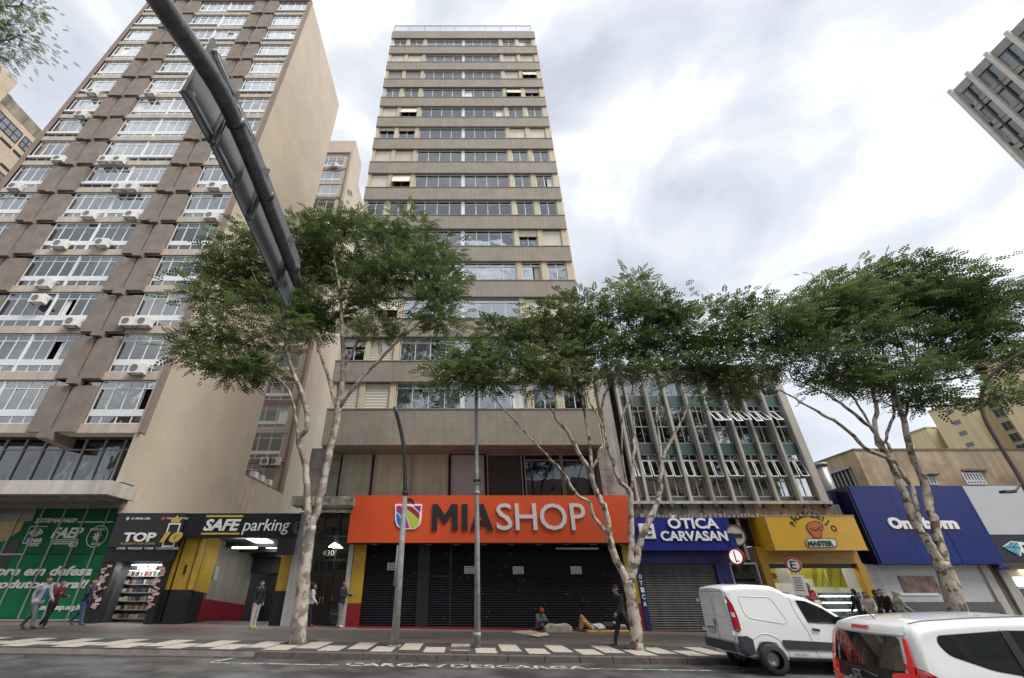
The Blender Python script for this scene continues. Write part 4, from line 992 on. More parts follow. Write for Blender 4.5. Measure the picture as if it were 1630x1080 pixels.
poly_px(J, M_sw, [(1611+(x-1611)*1.12, 873+(y-873)*1.12) for x, y in gem], YBn+.055, .03, 'gem_emblem'); poly_px(J, mat('gem blue', (.12, .42, .55), .3, .3, 5), gem, YBn+.02, .02, 'gem_emblem')
b = MB()
for (p, q) in (((1597, 871), (1624, 872)), ((1609, 863), (1606, 871.5)), ((1619, 864), (1613, 872)), ((1606, 871.5), (1620, 884)), ((1613, 872), (1622, 884)), ((1609, 863), (1613, 872))): b.tube([P(*p, YBn), P(*q, YBn)], .012, 5)
b.build('gem_line', M_let_d, J)
TP('lettering', 'D', M_sw, J, 1622, 1640, 863, 881, YBn+.06, .03, bold=.06)
part('wall', M_cream, J, (26.4, 36, YF-.05, YF+.1, 2.1, 2.62)); part('wall', mat('bright shop interior', (.6, .6, .62), .6, .05), J, (26.4, 36, 26.5, 26.6, -.4, 2.6)); part('ceiling', M_white, J, (26.4, 36, YF+.11, 26.5, 2.5, 2.55))
b = MB()
for x in np.arange(26.5, 34, 1.75): b.box(x, x+.06, YF-.02, YF+.08, -.4, 2.1)
b.box(26.4, 34, YF-.02, YF+.08, 1.62, 1.68); b.build('frame', M_steel, J)
for x in np.arange(26.6, 34, 1.75): ubox('light_panel', mat('lit fascia', (.9, .95, 1), .5, 0, emit=(.95, 1, 1), estr=.8), J, x, x+1.6, YF+.04, YF+.06, 1.7, 2.08); ubox('glass_pane', M_dglass, J, x, x+1.6, YF+.03, YF+.035, -.3, 1.6)
gs = [mat('goods %d' % i, c_, .5, 0, objvar=.3) for i, c_ in enumerate(((.6, .08, .2), (.3, .05, .12), (.05, .1, .25), (.4, .35, .15), (.15, .12, .2), (.5, .5, .5), (.1, .1, .12)))]
ss = empty('shelving'); ss.parent = J
for r_ in range(8):
    z = -.1+.21*r_; ubox('shelf', M_white, ss, 26.7, 30.5, 24.4, 24.7, z-.02, z)
    x = 26.75
    while x < 30.4:
        w_ = rs.uniform(.08, .18); ubox('packet', rs.choice(gs), ss, x, x+w_*.9, 24.42, 24.52, z+.002, z+.17); x += w_
lp = bpy.data.lights.new('shop_light', 'AREA'); lp.energy = 60; lp.size = 3; lo = bpy.data.objects.new('shop_light', lp); col.objects.link(lo); lo.location = (28.5, 24.2, 2.4)
b = MB(); q = P(1592, 903, 23.3); b.disc((q.x, q.z), .16, 23.2, 23.5, 12, ry=.08); b.disc((q.x+.25, q.z-.03), .14, 23.2, 23.5, 12, ry=.08); b.build('camera_dome', M_blued, J)

# ------------------------------------------------------------------ beige house behind, yellow flats, far right tower
H_ = thing('beige_building', 'weathered two storey beige building rising behind the blue sign', 'building')
M_wb = mat('weathered beige', (.46, .355, .24), .9, .15, .6, .3, 10, streak=.25, dirt=((.30, .2, .14), .35, .52, .62))
zt_ = 9.47
b = MB(); b.box(25.7, 48, 28, 34, 0, zt_); b.build('wall', M_wb, H_)
b = MB(); rg = random.Random(8); x = 25.65
b.box(25.66, 48, 27.96, 28.2, zt_, zt_+.12); b.box(25.66, 25.9, 28.2, 34, zt_, zt_+.12); b.build('coping', mat('dirty coping', (.2, .16, .12), .95, .4, 3), H_)
def wnd(parent, px0, px1, py0, py1, Y, m, nx, nz=1, fm=None, tr=0):
    a = P((px0), (py0+py1)/2, Y).x; c = P(px1, (py0+py1)/2, Y).x; z1_ = P(500, py0, Y).z; z0_ = P(500, py1, Y).z
    f = MB(); fm = fm or M_white
    for i in range(nx+1): x = a+(c-a)*i/nx; f.box(x-.05, x+.05, Y-.06, Y, z0_, z1_)
    f.box(a, c, Y-.055, Y, z1_-.08, z1_); f.box(a, c, Y-.055, Y, z0_, z0_+.08)
    if tr: f.box(a, c, Y-.055, Y, z1_-tr-.05, z1_-tr+.05)
    w = f.build('window', fm, parent)
    for i in range(nx):
        x = a+(c-a)*i/nx; ubox('pane', m, w, x+.06, x+(c-a)/nx-.06, Y-.03, Y-.01, z0_+.08, z1_-.08)
    return w
M_dp = mat('dark pane', (.05, .06, .07), .08, .2, .4)
wnd(H_, 1535, 1564, 753, 772, 28, M_dp, 6, tr=.5); part('lintel', M_concd, H_, (P(1530, 750, 28).x, P(1568, 750, 28).x, 27.85, 28.0, P(0, 751, 28).z, P(0, 748, 28).z))
wnd(H_, 1478, 1488, 757, 772, 28, M_dp, 2); part('hood', M_black, H_, (P(1473, 756, 28).x, P(1488, 756, 28).x, 27.7, 28.0, P(0, 758, 28).z, P(0, 756, 28).z))
yw0, yw1 = 28.9, 30.6
part('window_recess', M_dark, H_, (25.66, 25.7-.0005, yw0, yw1, 7.0, 8.5)); b = MB()
for y in np.linspace(yw0, yw1, 6): b.box(25.6, 25.66, y-.03, y+.03, 7.0, 8.5)
b.box(25.5, 25.66, yw0-.1, yw1+.1, 8.5, 8.6); b.build('window_frame', M_steel, H_)
Dk = thing('metal_duct', 'round metal exhaust duct rising at the corner beside the blue sign', 'duct')
b = MB(); a = P(1313, 790, 25.5); c = P(1306, 742, 25.5); b.tube([(c.x, 25.5, 4.5), (c.x, 25.5, c.z)], .3, 14); b.build('duct_pipe', mat('galvanised', (.3, .31, .31), .4, .2, 3, metal=.5), Dk); b = MB(); b.tube([(c.x, 25.5, c.z), (c.x, 25.5, c.z+.12)], .37, 14); b.build('duct_cap', M_steel, Dk)
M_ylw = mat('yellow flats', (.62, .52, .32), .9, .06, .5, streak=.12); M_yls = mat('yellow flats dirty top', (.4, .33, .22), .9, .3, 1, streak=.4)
Yl = thing('yellow_flats', 'pale yellow apartment block with small slit windows behind the beige building', 'building')
XY = 50
part('wall', M_ylw, Yl, (XY, XY+14, 39.9, 43.65, 0, 17.9)); part('coping', M_yls, Yl, (XY-.03, XY+14, 39.88, 43.67, 17.9, 18.15))
for (px, py) in ((1512, 656), (1523, 673), (1533, 690), (1544, 708)):
    d = ray(px, py); t = (XY-.01)/d[0]; y, z = d[1]*t, CAM_H+d[2]*t; ubox('slit_window', mat('slit glass', (.12, .13, .14), .3, .1), Yl, XY-.02, XY, y-.35, y+.35, z-.2, z+.2)
X2 = XY+1.6
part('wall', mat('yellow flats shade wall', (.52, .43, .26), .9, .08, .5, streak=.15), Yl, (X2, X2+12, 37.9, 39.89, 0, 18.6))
k = 0
for (px, py) in ((1558, 650), (1564, 666), (1578, 686), (1590, 704), (1602, 721)):
    d = ray(px, py); t = (X2-.02)/d[0]; y, z = d[1]*t, CAM_H+d[2]*t
    y = 38.9
    f = MB(); f.box(X2-.05, X2, y-.6, y+.6, z-.45, z+.45); w = f.build('window', M_steel, Yl)
    for i in range(3): ubox('pane', M_dp, w, X2-.07, X2-.05, y-.55+.38*i, y-.22+.38*i, z-.38, z+.38)
part('wall', M_ylw, Yl, (XY+.6, XY+14, 20, 37.89, 0, 20.2)); part('coping', M_yls, Yl, (XY+.57, XY+14, 20, 37.9, 20.2, 20.5))
Yk = thing('yellow_flats', 'smaller lower yellow block with two windows left of the slit windowed block', 'building')
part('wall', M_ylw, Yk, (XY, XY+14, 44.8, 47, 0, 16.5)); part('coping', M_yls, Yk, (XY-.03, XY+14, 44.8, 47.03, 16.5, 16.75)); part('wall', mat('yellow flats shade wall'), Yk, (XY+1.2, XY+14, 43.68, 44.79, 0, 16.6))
for (px, py) in ((1484, 692), (1495, 710)):
    d = ray(px, py); t = (XY+1.2)/d[0]; z = CAM_H+d[2]*t
    f = MB(); f.box(XY+1.15, XY+1.2, 43.9, 44.6, z-.4, z+.4); w = f.build('window', M_steel, Yk)
    for i in range(2): ubox('pane', M_dp, w, XY+1.12, XY+1.15, 43.93+.34*i, 44.22+.34*i, z-.35, z+.35)
# tower top right
Tr = thing('office_tower', 'grey office tower with pale vertical ribs, cut by the upper right frame edge', 'building')
XT = 50; zt2 = 45.6
M_tw = mat('grey tower panel', (.33, .31, .29), .85, .12, .6, streak=.25); M_rib = mat('pale rib', (.52, .50, .46), .85, .1, 1, streak=.1); M_tp = mat('grey panes', (.22, .25, .26), .12, .25, .35, objvar=.35)
part('wall', M_dark, Tr, (XT+.4, XT+16, 9, 24.8, 20, zt2-.4)); part('parapet', M_tw, Tr, (XT-.05, XT+16, 9, 24.87, zt2-1.0, zt2)); part('wall', M_tw, Tr, (XT, XT+16, 24.5, 24.86, 0, zt2-1.0)); part('wall', M_tw, Tr, (XT+.45, XT+16, 9, 24.4, 0, 20))
ys = [24.87-1.77*i for i in range(9)]
for y in ys: ubox('rib', M_rib, Tr, XT-.35, XT+.1, y-.16, y+.16, 8, zt2+.15)
for i, y in enumerate(ys[:-1]):
    ym_ = y-.885; ubox('dark_rib', M_black, Tr, XT-.1, XT+.2, ym_-.07, ym_+.07, 8, zt2-1.0)
    z = zt2-1.0; k = 0
    while z > 26:
        for (a, c) in ((y-.16, ym_+.07), (ym_-.07, y-1.77+.16)):
            ubox('pane', M_tp, Tr, XT+.1, XT+.13, c+.03, a-.03, z-1.7, z-.05)
            ubox('spandrel_panel', M_tw, Tr, XT+.0, XT+.2, c, a, z-2.25, z-1.75); ubox('spandrel_panel', M_tw, Tr, XT-.03, XT+.2, c, a, z-2.85, z-2.35)
        z -= 2.95; k += 1
# ------------------------------------------------------------------ blocks across the street, seen only as reflections and shade
for (x0, x1, h, lab) in ((-46, -4, 22, 'plain block of flats across the street, behind the photographer'), (-3, 40, 14, 'lower plain block across the street, behind the photographer')):
    E_ = thing('street_block', lab, 'building')
    part('wall', M_beige, E_, (x0, x1, -22, -8, 0, h))
    b = MB()
    for zz in np.arange(3.5, h-2, 3.1):
        b.box(x0+1, x1-1, -7.99, -7.94, zz, zz+1.5)
    b.build('window_band', M_tp, E_)
    b = MB()
    for xx in np.arange(x0+1, x1-1, 1.5):
        b.box(xx, xx+.3, -7.93, -7.88, 3.5, h-1)
    b.build('window_piers', M_cream, E_)

# ------------------------------------------------------------------ trees
M_bark = mat('pale mottled bark', (.42, .37, .30), .9, .35, 5, .9, 30, dirt=((.11, .08, .055), 3.6, .50, .56), streak=.35)
M_bark2 = mat('grey brown bark', (.22, .185, .155), .9, .35, 4, .9, 30, dirt=((.44, .39, .32), 3.2, .47, .56), streak=.3)
M_twig = mat('twig bark', (.085, .065, .05), .9, .3, 6)
def leaf_mat(name, c):
    m = bpy.data.materials.new(name); m.use_nodes = True; t = m.node_tree; b = t.nodes['Principled BSDF']; L_ = t.links.new
    b.inputs['Roughness'].default_value = .55; b.inputs['Specular IOR Level'].default_value = .3
    at = t.nodes.new('ShaderNodeAttribute'); at.attribute_name = 'tone'; rp = t.nodes.new('ShaderNodeValToRGB')
    rp.color_ramp.elements[0].color = (*[v*.55 for v in c], 1); rp.color_ramp.elements[1].color = (c[0]*2.1, c[1]*1.75, c[2]*1.6, 1)
    L_(at.outputs['Fac'], rp.inputs[0]); L_(rp.outputs[0], b.inputs['Base Color'])
    tr = t.nodes.new('ShaderNodeBsdfTranslucent'); L_(rp.outputs[0], tr.inputs[0]); ms = t.nodes.new('ShaderNodeMixShader'); ms.inputs[0].default_value = .3
    L_(b.outputs[0], ms.inputs[1]); L_(tr.outputs[0], ms.inputs[2]); L_(ms.outputs[0], t.nodes['Material Output'].inputs[0])
    return m
M_leaf1 = leaf_mat('feathery leaves', (.092, .145, .05)); 
npr = np.random.default_rng(4)
def leaves_mesh(name, C_, clump, outd, nleaf=9, L0=.34):
    """C_: spray origins (n,3); outd: drooping direction; each spray is a feather of small leaflets"""
    n = len(C_)
    d = outd/np.linalg.norm(outd, axis=1)[:, None]
    rnd = npr.normal(size=(n, 3)); s = np.cross(d, rnd); s /= np.linalg.norm(s, axis=1)[:, None]+1e-9
    s[:, 2] *= .45; s /= np.linalg.norm(s, axis=1)[:, None]+1e-9
    L = L0*npr.uniform(.6, 1.25, n)
    V = np.empty((n, nleaf, 4, 3)); tone = np.empty((n, nleaf, 4))
    base_t = np.clip(npr.normal(.42, .2, n), 0, 1) if clump is None else np.clip(clump+npr.normal(0, .12, n), 0, 1)
    for j in range(nleaf):
        f = (j+.6)/nleaf; side = 1 if j % 2 else -1
        p = C_+d*(L*f)[:, None]; p[:, 2] -= .18*L*f*f
        ll = (L*.34*(1-.45*abs(f-.4)))[:, None]
        if j == nleaf-1: ax = d
        else: ax = s*side+d*.45
        ax = ax/np.linalg.norm(ax, axis=1)[:, None]
        w = np.cross(ax, np.cross(d, s)); w = w/(np.linalg.norm(w, axis=1)[:, None]+1e-9)*(L*.1)[:, None]
        V[:, j, 0] = p; V[:, j, 1] = p+ax*ll*.5+w; V[:, j, 2] = p+ax*ll; V[:, j, 3] = p+ax*ll*.5-w
        tone[:, j] = np.clip(base_t+npr.normal(0, .08, n), 0, 1)[:, None]
    nv = n*nleaf*4; me = bpy.data.meshes.new(name); me.vertices.add(nv); me.vertices.foreach_set('co', V.reshape(-1).astype(np.float32))
    nf = n*nleaf; me.loops.add(nf*4); me.loops.foreach_set('vertex_index', np.arange(nf*4, dtype=np.int32)); me.polygons.add(nf)
    me.polygons.foreach_set('loop_start', np.arange(0, nf*4, 4, dtype=np.int32)); me.update(calc_edges=True)
    a = me.attributes.new('tone', 'FLOAT', 'POINT'); a.data.foreach_set('value', tone.reshape(-1).astype(np.float32))
    return me
def smooth_path(pts, sub=3, wob=.0, seed=1):
    pts = [Vector(p) for p in pts]; out = []; rg = random.Random(seed)
    for i in range(len(pts)-1):
        p0 = pts[max(i-1, 0)]; p1 = pts[i]; p2 = pts[i+1]; p3 = pts[min(i+2, len(pts)-1)]
        for k in range(sub):
            t = k/sub; q = .5*((2*p1)+(p2-p0)*t+(2*p0-5*p1+4*p2-p3)*t*t+(3*p1-p0-3*p2+p3)*t**3)
            if wob and not (i == 0 and k == 0): q = q+Vector((rg.uniform(-wob, wob), rg.uniform(-wob, wob), rg.uniform(-wob, wob)*.5))
            out.append(q)
    out.append(pts[-1]); return out
def tree(label, trunk, limbs, blobs, m, r0, grp='street trees with feathery crowns', dens=1.0, wind=None, nleaf=9, L0=.42, seed=1, sparse=0):
    """trunk, limbs: [(px,py,Y,r),...]; blobs: (px,py,Y,rx_px,rz_px)"""
    rg = random.Random(seed)
    base = P(*trunk[0][:3]) ; base.z = gz(base.x)-.03
    t = thing('street_tree', label, 'tree', tuple(base), 0, grp)
    b0 = Vector(base)
    def path(L_): return [P(a, b_, c) for a, b_, c, r_ in L_], [q[3] for q in L_]
    pts, rs_ = path(trunk); pts[0] = Vector(base)
    sp = smooth_path(pts, 4, .015, seed); rr_ = list(np.interp(np.linspace(0, len(pts)-1, len(sp)), range(len(pts)), rs_)); rr_[0] *= 1.25
    b = MB(); b.tube([p-b0 for p in sp], rr_, 14)
    # bark knots: push vertices gently
    b.v = [tuple(Vector(v)*1.0+Vector((noise.noise(Vector(v)*3.1), noise.noise(Vector(v)*3.1+Vector((9, 0, 0))), 0))*.05) for v in b.v]
    b.build('trunk', m, t)
    skel = [(p, r) for p, r in zip(sp, rr_) if p.z > 2.5]
    for li, L_ in enumerate(limbs):
        pts, rs_ = path(L_); sp = smooth_path(pts, 4, .03, seed+li); rr_ = list(np.interp(np.linspace(0, len(pts)-1, len(sp)), range(len(pts)), rs_))
        b = MB(); b.tube([p-b0 for p in sp], rr_, 9); b.v = [tuple(Vector(v)+Vector((noise.noise(Vector(v)*4), noise.noise(Vector(v)*4+Vector((5, 0, 0))), 0))*.025) for v in b.v]
        b.build('limb', m, t); skel += list(zip(sp, rr_))
    tw = MB(); origins = []; dirs = []; clumps = []
    for (px, py, Y, rx, rz) in blobs:
        c = P(px, py, Y); sc = (P(px+10, py, Y)-c).length/10
        ax = rx*sc; az = rz*sc*1.05; ay = ax*.8
        best = min(skel, key=lambda q: (q[0]-c).length+max(0, q[0].z-c.z)*1.5)
        mid = (best[0]+c)/2+Vector((rg.uniform(-.3, .3), rg.uniform(-.3, .3), -.2)); r_s = min(best[1]*.8, .055)
        sp = smooth_path([best[0], mid, c], 3, .05, rg.randint(0, 99)); tw.tube([p-b0 for p in sp], list(np.linspace(r_s, .02, len(sp))), 6)
        vol = ax*az*ay
        nsub = int(max(4, 10*dens*vol**.72))
        for k in range(nsub):
            u = Vector((rg.gauss(0, 1), rg.gauss(0, 1), rg.gauss(0, 1))).normalized()*(rg.uniform(.2, 1)**.5*(1.18 if rg.random() < .2 else 1.0))
            q = c+Vector((u.x*ax, u.y*ay, u.z*az))
            mid = (c*.5+q*.5)+Vector((rg.uniform(-.2, .2), rg.uniform(-.2, .2), rg.uniform(-.25, .05)))
            sp_ = smooth_path([c*.85+best[0]*.15, mid, q], 2, .04, rg.randint(0, 999)); tw.tube([p-b0 for p in sp_], list(np.linspace(.022, .008, len(sp_))), 4, caps=False)
            ns = rg.randint(34, 50); a = npr.normal(size=(ns, 3))*np.array([.46, .46, .17]); o = np.array(q)+a
            dd = a*np.array([1.4, 1.4, .6])+np.array([u.x, u.y, u.z*.4-.12])*.45+npr.normal(size=(ns, 3))*.25
            if wind: dd += np.array(wind)
            origins.append(o-np.array(b0)); dirs.append(dd); clumps.append(np.full(ns, rg.gauss(.42, .2)))
    tag(tw.build('twigs', M_twig, t), kind='stuff')
    me = leaves_mesh('crown', np.concatenate(origins), np.concatenate(clumps), np.concatenate(dirs), nleaf, L0)
    tag(link('crown', me, M_leaf1, t), kind='stuff')
    return t
Y1 = 16.6
tree('tall forked street tree in front of the parking garage, crown behind the sign arm',
     [(475, 1023, Y1, .25), (480, 960, Y1, .225), (488, 880, Y1, .21), (494, 838, Y1, .2)],
     [[(494, 842, Y1, .14), (489, 787, Y1, .13), (485, 734, Y1-.1, .12), (474, 700, Y1-.2, .1), (489, 680, Y1-.3, .1), (480, 628, Y1-.4, .09), (459, 573, Y1-.6, .08), (453, 536, Y1-.8, .07), (437, 505, Y1-1, .06), (420, 470, Y1-1.3, .04), (400, 430, Y1-1.5, .03)],
      [(494, 845, Y1, .15), (507, 804, Y1, .145), (517, 755, Y1, .14), (528, 702, Y1, .15), (539, 649, Y1, .14), (546, 585, Y1, .11), (545, 524, Y1-.1, .09), (541, 469, Y1-.2, .07), (535, 430, Y1-.3, .05), (530, 390, Y1-.3, .03)],
      [(474, 700, Y1-.2, .06), (468, 650, Y1-.4, .06), (455, 615, Y1-.6, .05), (430, 596, Y1-.8, .04), (405, 585, Y1-1, .03)],
      [(537, 655, Y1, .08), (523, 603, Y1+.2, .07), (510, 565, Y1+.4, .06), (505, 540, Y1+.6, .05), (490, 500, Y1+.8, .04), (480, 450, Y1+1, .03)],
      [(540, 650, Y1, .08), (575, 603, Y1-.2, .07), (606, 572, Y1-.4, .06), (637, 533, Y1-.6, .05), (670, 490, Y1-.8, .035)],
      [(544, 590, Y1, .07), (563, 556, Y1+.2, .06), (591, 505, Y1+.4, .05), (603, 462, Y1+.5, .04), (610, 420, Y1+.6, .03)],
      [(606, 572, Y1-.4, .045), (633, 545, Y1, .04), (662, 520, Y1+.2, .03), (690, 500, Y1+.3, .02)]],
     [(520, 360, Y1, 40, 22), (555, 350, Y1+.4, 26, 18), (470, 385, Y1-.8, 40, 26), (400, 385, Y1-1.6, 38, 24), (372, 400, Y1-1, 22, 26), (335, 432, Y1-1.2, 34, 18), (390, 440, Y1-1, 45, 28), (330, 475, Y1-1.3, 36, 22), (345, 520, Y1-1.5, 44, 26), (318, 560, Y1-1.2, 28, 22),
      (360, 572, Y1-1.4, 34, 22), (392, 545, Y1-1.2, 30, 18), (440, 450, Y1-.3, 40, 26), (500, 420, Y1+.6, 44, 26), (560, 410, Y1+.4, 38, 26), (610, 370, Y1, 34, 24), (650, 375, Y1+.3, 32, 26), (640, 420, Y1-.3, 40, 24), (690, 410, Y1, 32, 22), (715, 440, Y1+.2, 26, 18), (690, 455, Y1-.5, 34, 20),
      (620, 450, Y1+.5, 36, 20), (590, 480, Y1+.3, 24, 12), (560, 455, Y1-.4, 30, 16), (500, 485, Y1+.5, 34, 20), (690, 490, Y1-.2, 26, 18), (705, 515, Y1, 18, 12), (470, 490, Y1-.3, 30, 16), (530, 505, Y1+.6, 24, 10), (600, 530, Y1, 14, 8), (370, 595, Y1-1.2, 20, 10), (410, 590, Y1-1, 14, 8), (510, 515, Y1+.8, 26, 14), (455, 520, Y1-.8, 16, 8), (428, 470, Y1-1, 24, 18)],
     M_bark2, .33, seed=3)
Y2 = 16.45
tree('many stemmed street tree with flaking pale bark between the orange and blue shops',
     [(1015, 1034, Y2, .2), (1010, 985, Y2, .185), (1004, 945, Y2, .18), (998, 925, Y2, .18)],
     [[(1000, 930, Y2, .14), (985, 900, Y2, .12), (973, 865, Y2, .12), (966, 830, Y2, .11), (960, 805, Y2, .11), (948, 780, Y2, .1), (938, 750, Y2-.1, .09), (925, 728, Y2-.2, .08), (905, 690, Y2-.3, .07), (885, 665, Y2-.3, .06), (870, 635, Y2-.4, .05), (850, 600, Y2-.5, .035)],
      [(962, 845, Y2, .07), (945, 825, Y2-.1, .065), (938, 800, Y2-.2, .06), (915, 786, Y2-.3, .055), (898, 755, Y2-.4, .05), (875, 730, Y2-.5, .045), (858, 712, Y2-.6, .035), (800, 650, Y2-.8, .03), (770, 612, Y2-.9, .02)],
      [(1002, 930, Y2, .13), (1004, 880, Y2, .11), (1004, 830, Y2, .1), (1002, 785, Y2, .09), (985, 765, Y2, .08), (975, 735, Y2+.1, .07), (962, 690, Y2+.2, .06), (960, 640, Y2+.3, .05), (975, 600, Y2+.4, .04), (985, 560, Y2+.5, .03)],
      [(1003, 925, Y2, .14), (1014, 890, Y2, .12), (1022, 855, Y2, .11), (1040, 815, Y2, .1), (1050, 785, Y2+.1, .09), (1053, 740, Y2+.2, .08), (1062, 715, Y2+.3, .06), (1080, 680, Y2+.5, .05), (1095, 650, Y2+.7, .045), (1110, 615, Y2+.9, .035), (1135, 585, Y2+1, .03), (1165, 560, Y2+1, .02)],
      [(945, 770, Y2, .06), (940, 720, Y2+.2, .06), (935, 680, Y2+.3, .055), (928, 640, Y2+.4, .05), (915, 605, Y2+.5, .04), (905, 570, Y2+.6, .03)],
      [(1003, 790, Y2, .06), (1008, 740, Y2+.2, .055), (1010, 690, Y2+.4, .05), (1005, 640, Y2+.5, .04), (1010, 590, Y2+.6, .03)],
      [(1053, 740, Y2+.2, .05), (1048, 690, Y2+.4, .045), (1045, 650, Y2+.5, .04), (1060, 600, Y2+.7, .03)],
      [(938, 750, Y2, .05), (960, 715, Y2-.2, .045), (955, 670, Y2-.3, .04), (935, 630, Y2-.4, .03), (950, 590, Y2-.5, .02)],
      [(1000, 785, Y2, .045), (990, 720, Y2-.2, .04), (992, 660, Y2-.4, .035), (1020, 610, Y2-.5, .025)]],
     [(1020, 470, Y2+.4, 34, 26), (985, 490, Y2+.2, 34, 22), (1050, 505, Y2+.5, 34, 24), (940, 495, Y2, 32, 16), (900, 500, Y2-.2, 28, 16), (860, 505, Y2-.4, 24, 12), (960, 525, Y2+.6, 40, 18), (900, 530, Y2+.2, 36, 18), (850, 540, Y2-.2, 30, 16), (800, 560, Y2-.6, 28, 12), (760, 590, Y2-.8, 28, 10), (720, 602, Y2-.9, 22, 8), (820, 590, Y2-.5, 34, 12), (800, 530, Y2-.4, 20, 12),
      (880, 570, Y2, 38, 18), (940, 565, Y2+.5, 38, 18), (1000, 555, Y2+.8, 42, 20), (1065, 550, Y2+.9, 34, 22), (1095, 530, Y2+.8, 22, 20), (1100, 590, Y2+1, 30, 14), (1040, 590, Y2+.8, 34, 12), (980, 595, Y2+.4, 36, 10), (920, 600, Y2+.1, 34, 8), (860, 605, Y2-.2, 26, 7), (1075, 510, Y2+.4, 24, 20), (1140, 500, Y2+1, 34, 18), (1180, 497, Y2+1, 34, 16), (1130, 540, Y2+.8, 34, 18), (1175, 540, Y2+1.2, 38, 20), (1215, 548, Y2+1, 30, 20), (1150, 580, Y2+1, 36, 14), (1195, 588, Y2+.9, 34, 16), (1160, 605, Y2+1, 24, 12), (1170, 625, Y2+1, 14, 8), (1120, 590, Y2+1, 22, 10), (745, 560, Y2-.8, 16, 7), (780, 610, Y2-.6, 18, 6)],
     M_bark, .27, seed=8, dens=1.15)
Y3 = 16.2
tree('broad windswept street tree with forked trunk in front of the blue and grey signs',
     [(1530, 1012, Y3, .26), (1522, 965, Y3, .25), (1512, 925, Y3, .24), (1498, 895, Y3, .22)],
     [[(1500, 905, Y3, .15), (1482, 870, Y3, .14), (1462, 840, Y3, .13), (1445, 800, Y3, .12), (1432, 770, Y3, .11), (1418, 735, Y3, .1), (1402, 705, Y3-.1, .09), (1385, 680, Y3-.2, .07), (1355, 655, Y3-.4, .06), (1320, 630, Y3-.6, .05), (1285, 610, Y3-.8, .04)],
      [(1505, 900, Y3, .14), (1492, 850, Y3+.2, .13), (1478, 800, Y3+.3, .13), (1468, 760, Y3+.4, .13), (1452, 725, Y3+.4, .11), (1442, 690, Y3+.4, .1), (1432, 650, Y3+.4, .09), (1422, 620, Y3+.4, .08), (1410, 590, Y3+.4, .05)],
      [(1462, 842, Y3, .09), (1458, 805, Y3, .08), (1450, 775, Y3, .07), (1430, 745, Y3, .065), (1415, 715, Y3+.1, .06), (1412, 690, Y3+.2, .05), (1425, 655, Y3+.3, .05), (1418, 630, Y3+.4, .04)],
      [(1405, 720, Y3, .08), (1393, 690, Y3, .08), (1395, 650, Y3+.2, .07), (1388, 620, Y3+.3, .06), (1380, 590, Y3+.4, .04)],
      [(1408, 727, Y3, .08), (1375, 712, Y3-.3, .07), (1340, 678, Y3-.6, .06), (1310, 660, Y3-.8, .05), (1275, 640, Y3-1, .04), (1240, 620, Y3-1.1, .02)],
      [(1455, 730, Y3+.4, .06), (1440, 675, Y3+.8, .055), (1448, 640, Y3+1, .04), (1455, 610, Y3+1.1, .03)],
      [(1393, 690, Y3, .05), (1370, 650, Y3+.2, .045), (1350, 625, Y3+.3, .04), (1325, 600, Y3+.3, .03)]],
     [(1400, 442, Y3+.5, 40, 18), (1450, 449, Y3+.6, 48, 22), (1505, 457, Y3+.4, 44, 22), (1550, 469, Y3+.2, 32, 24), (1350, 461, Y3, 44, 20), (1310, 481, Y3-.3, 38, 20), (1280, 504, Y3-.4, 38, 20), (1340, 496, Y3+.2, 46, 22), (1400, 488, Y3+.8, 48, 22), (1460, 488, Y3+1, 46, 24), (1520, 496, Y3+.8, 44, 22), (1575, 504, Y3+.2, 34, 22), (1230, 520, Y3-.7, 32, 20),
      (1290, 540, Y3-.2, 44, 22), (1350, 535, Y3+.5, 46, 20), (1420, 540, Y3+1, 46, 18), (1490, 545, Y3+1, 36, 14), (1550, 545, Y3+.6, 38, 16), (1600, 540, Y3, 34, 22), (1620, 580, Y3-.4, 30, 16), (1575, 585, Y3+.2, 24, 12), (1330, 575, Y3, 44, 18), (1390, 585, Y3+.4, 46, 18), (1445, 590, Y3+.5, 40, 16), (1260, 570, Y3-.6, 36, 18), (1460, 625, Y3+.3, 18, 9), (1400, 615, Y3+.3, 28, 10), (1345, 608, Y3, 24, 8), (1620, 473, Y3, 20, 14), (1585, 625, Y3-.5, 22, 10), (1510, 575, Y3+.8, 24, 10), (1480, 632, Y3+.1, 12, 5)],
     M_bark, .33, seed=12, wind=(.35, 0, .0), dens=1.15)
# branch tip of another tree reaching in at the upper left corner
tree('nearby street tree with only leafy branch ends showing at the top left corner',
     [(-330, 1010, 9, .25), (-330, 800, 9, .2), (-320, 600, 9, .16)],
     [[(-320, 600, 9, .15), (-300, 400, 9, .12), (-220, 200, 8.8, .08), (-120, 90, 8.6, .05), (-30, 30, 8.5, .03)]],
     [(-70, 10, 8.5, 50, 35), (-5, 5, 8.5, 30, 9), (18, 42, 8.5, 22, 8), (-5, 72, 8.5, 12, 9), (42, 8, 8.5, 16, 4), (28, 58, 8.4, 14, 5), (-110, 60, 8.6, 60, 50)],
     M_bark2, .25, seed=23, L0=.2, dens=1.1)

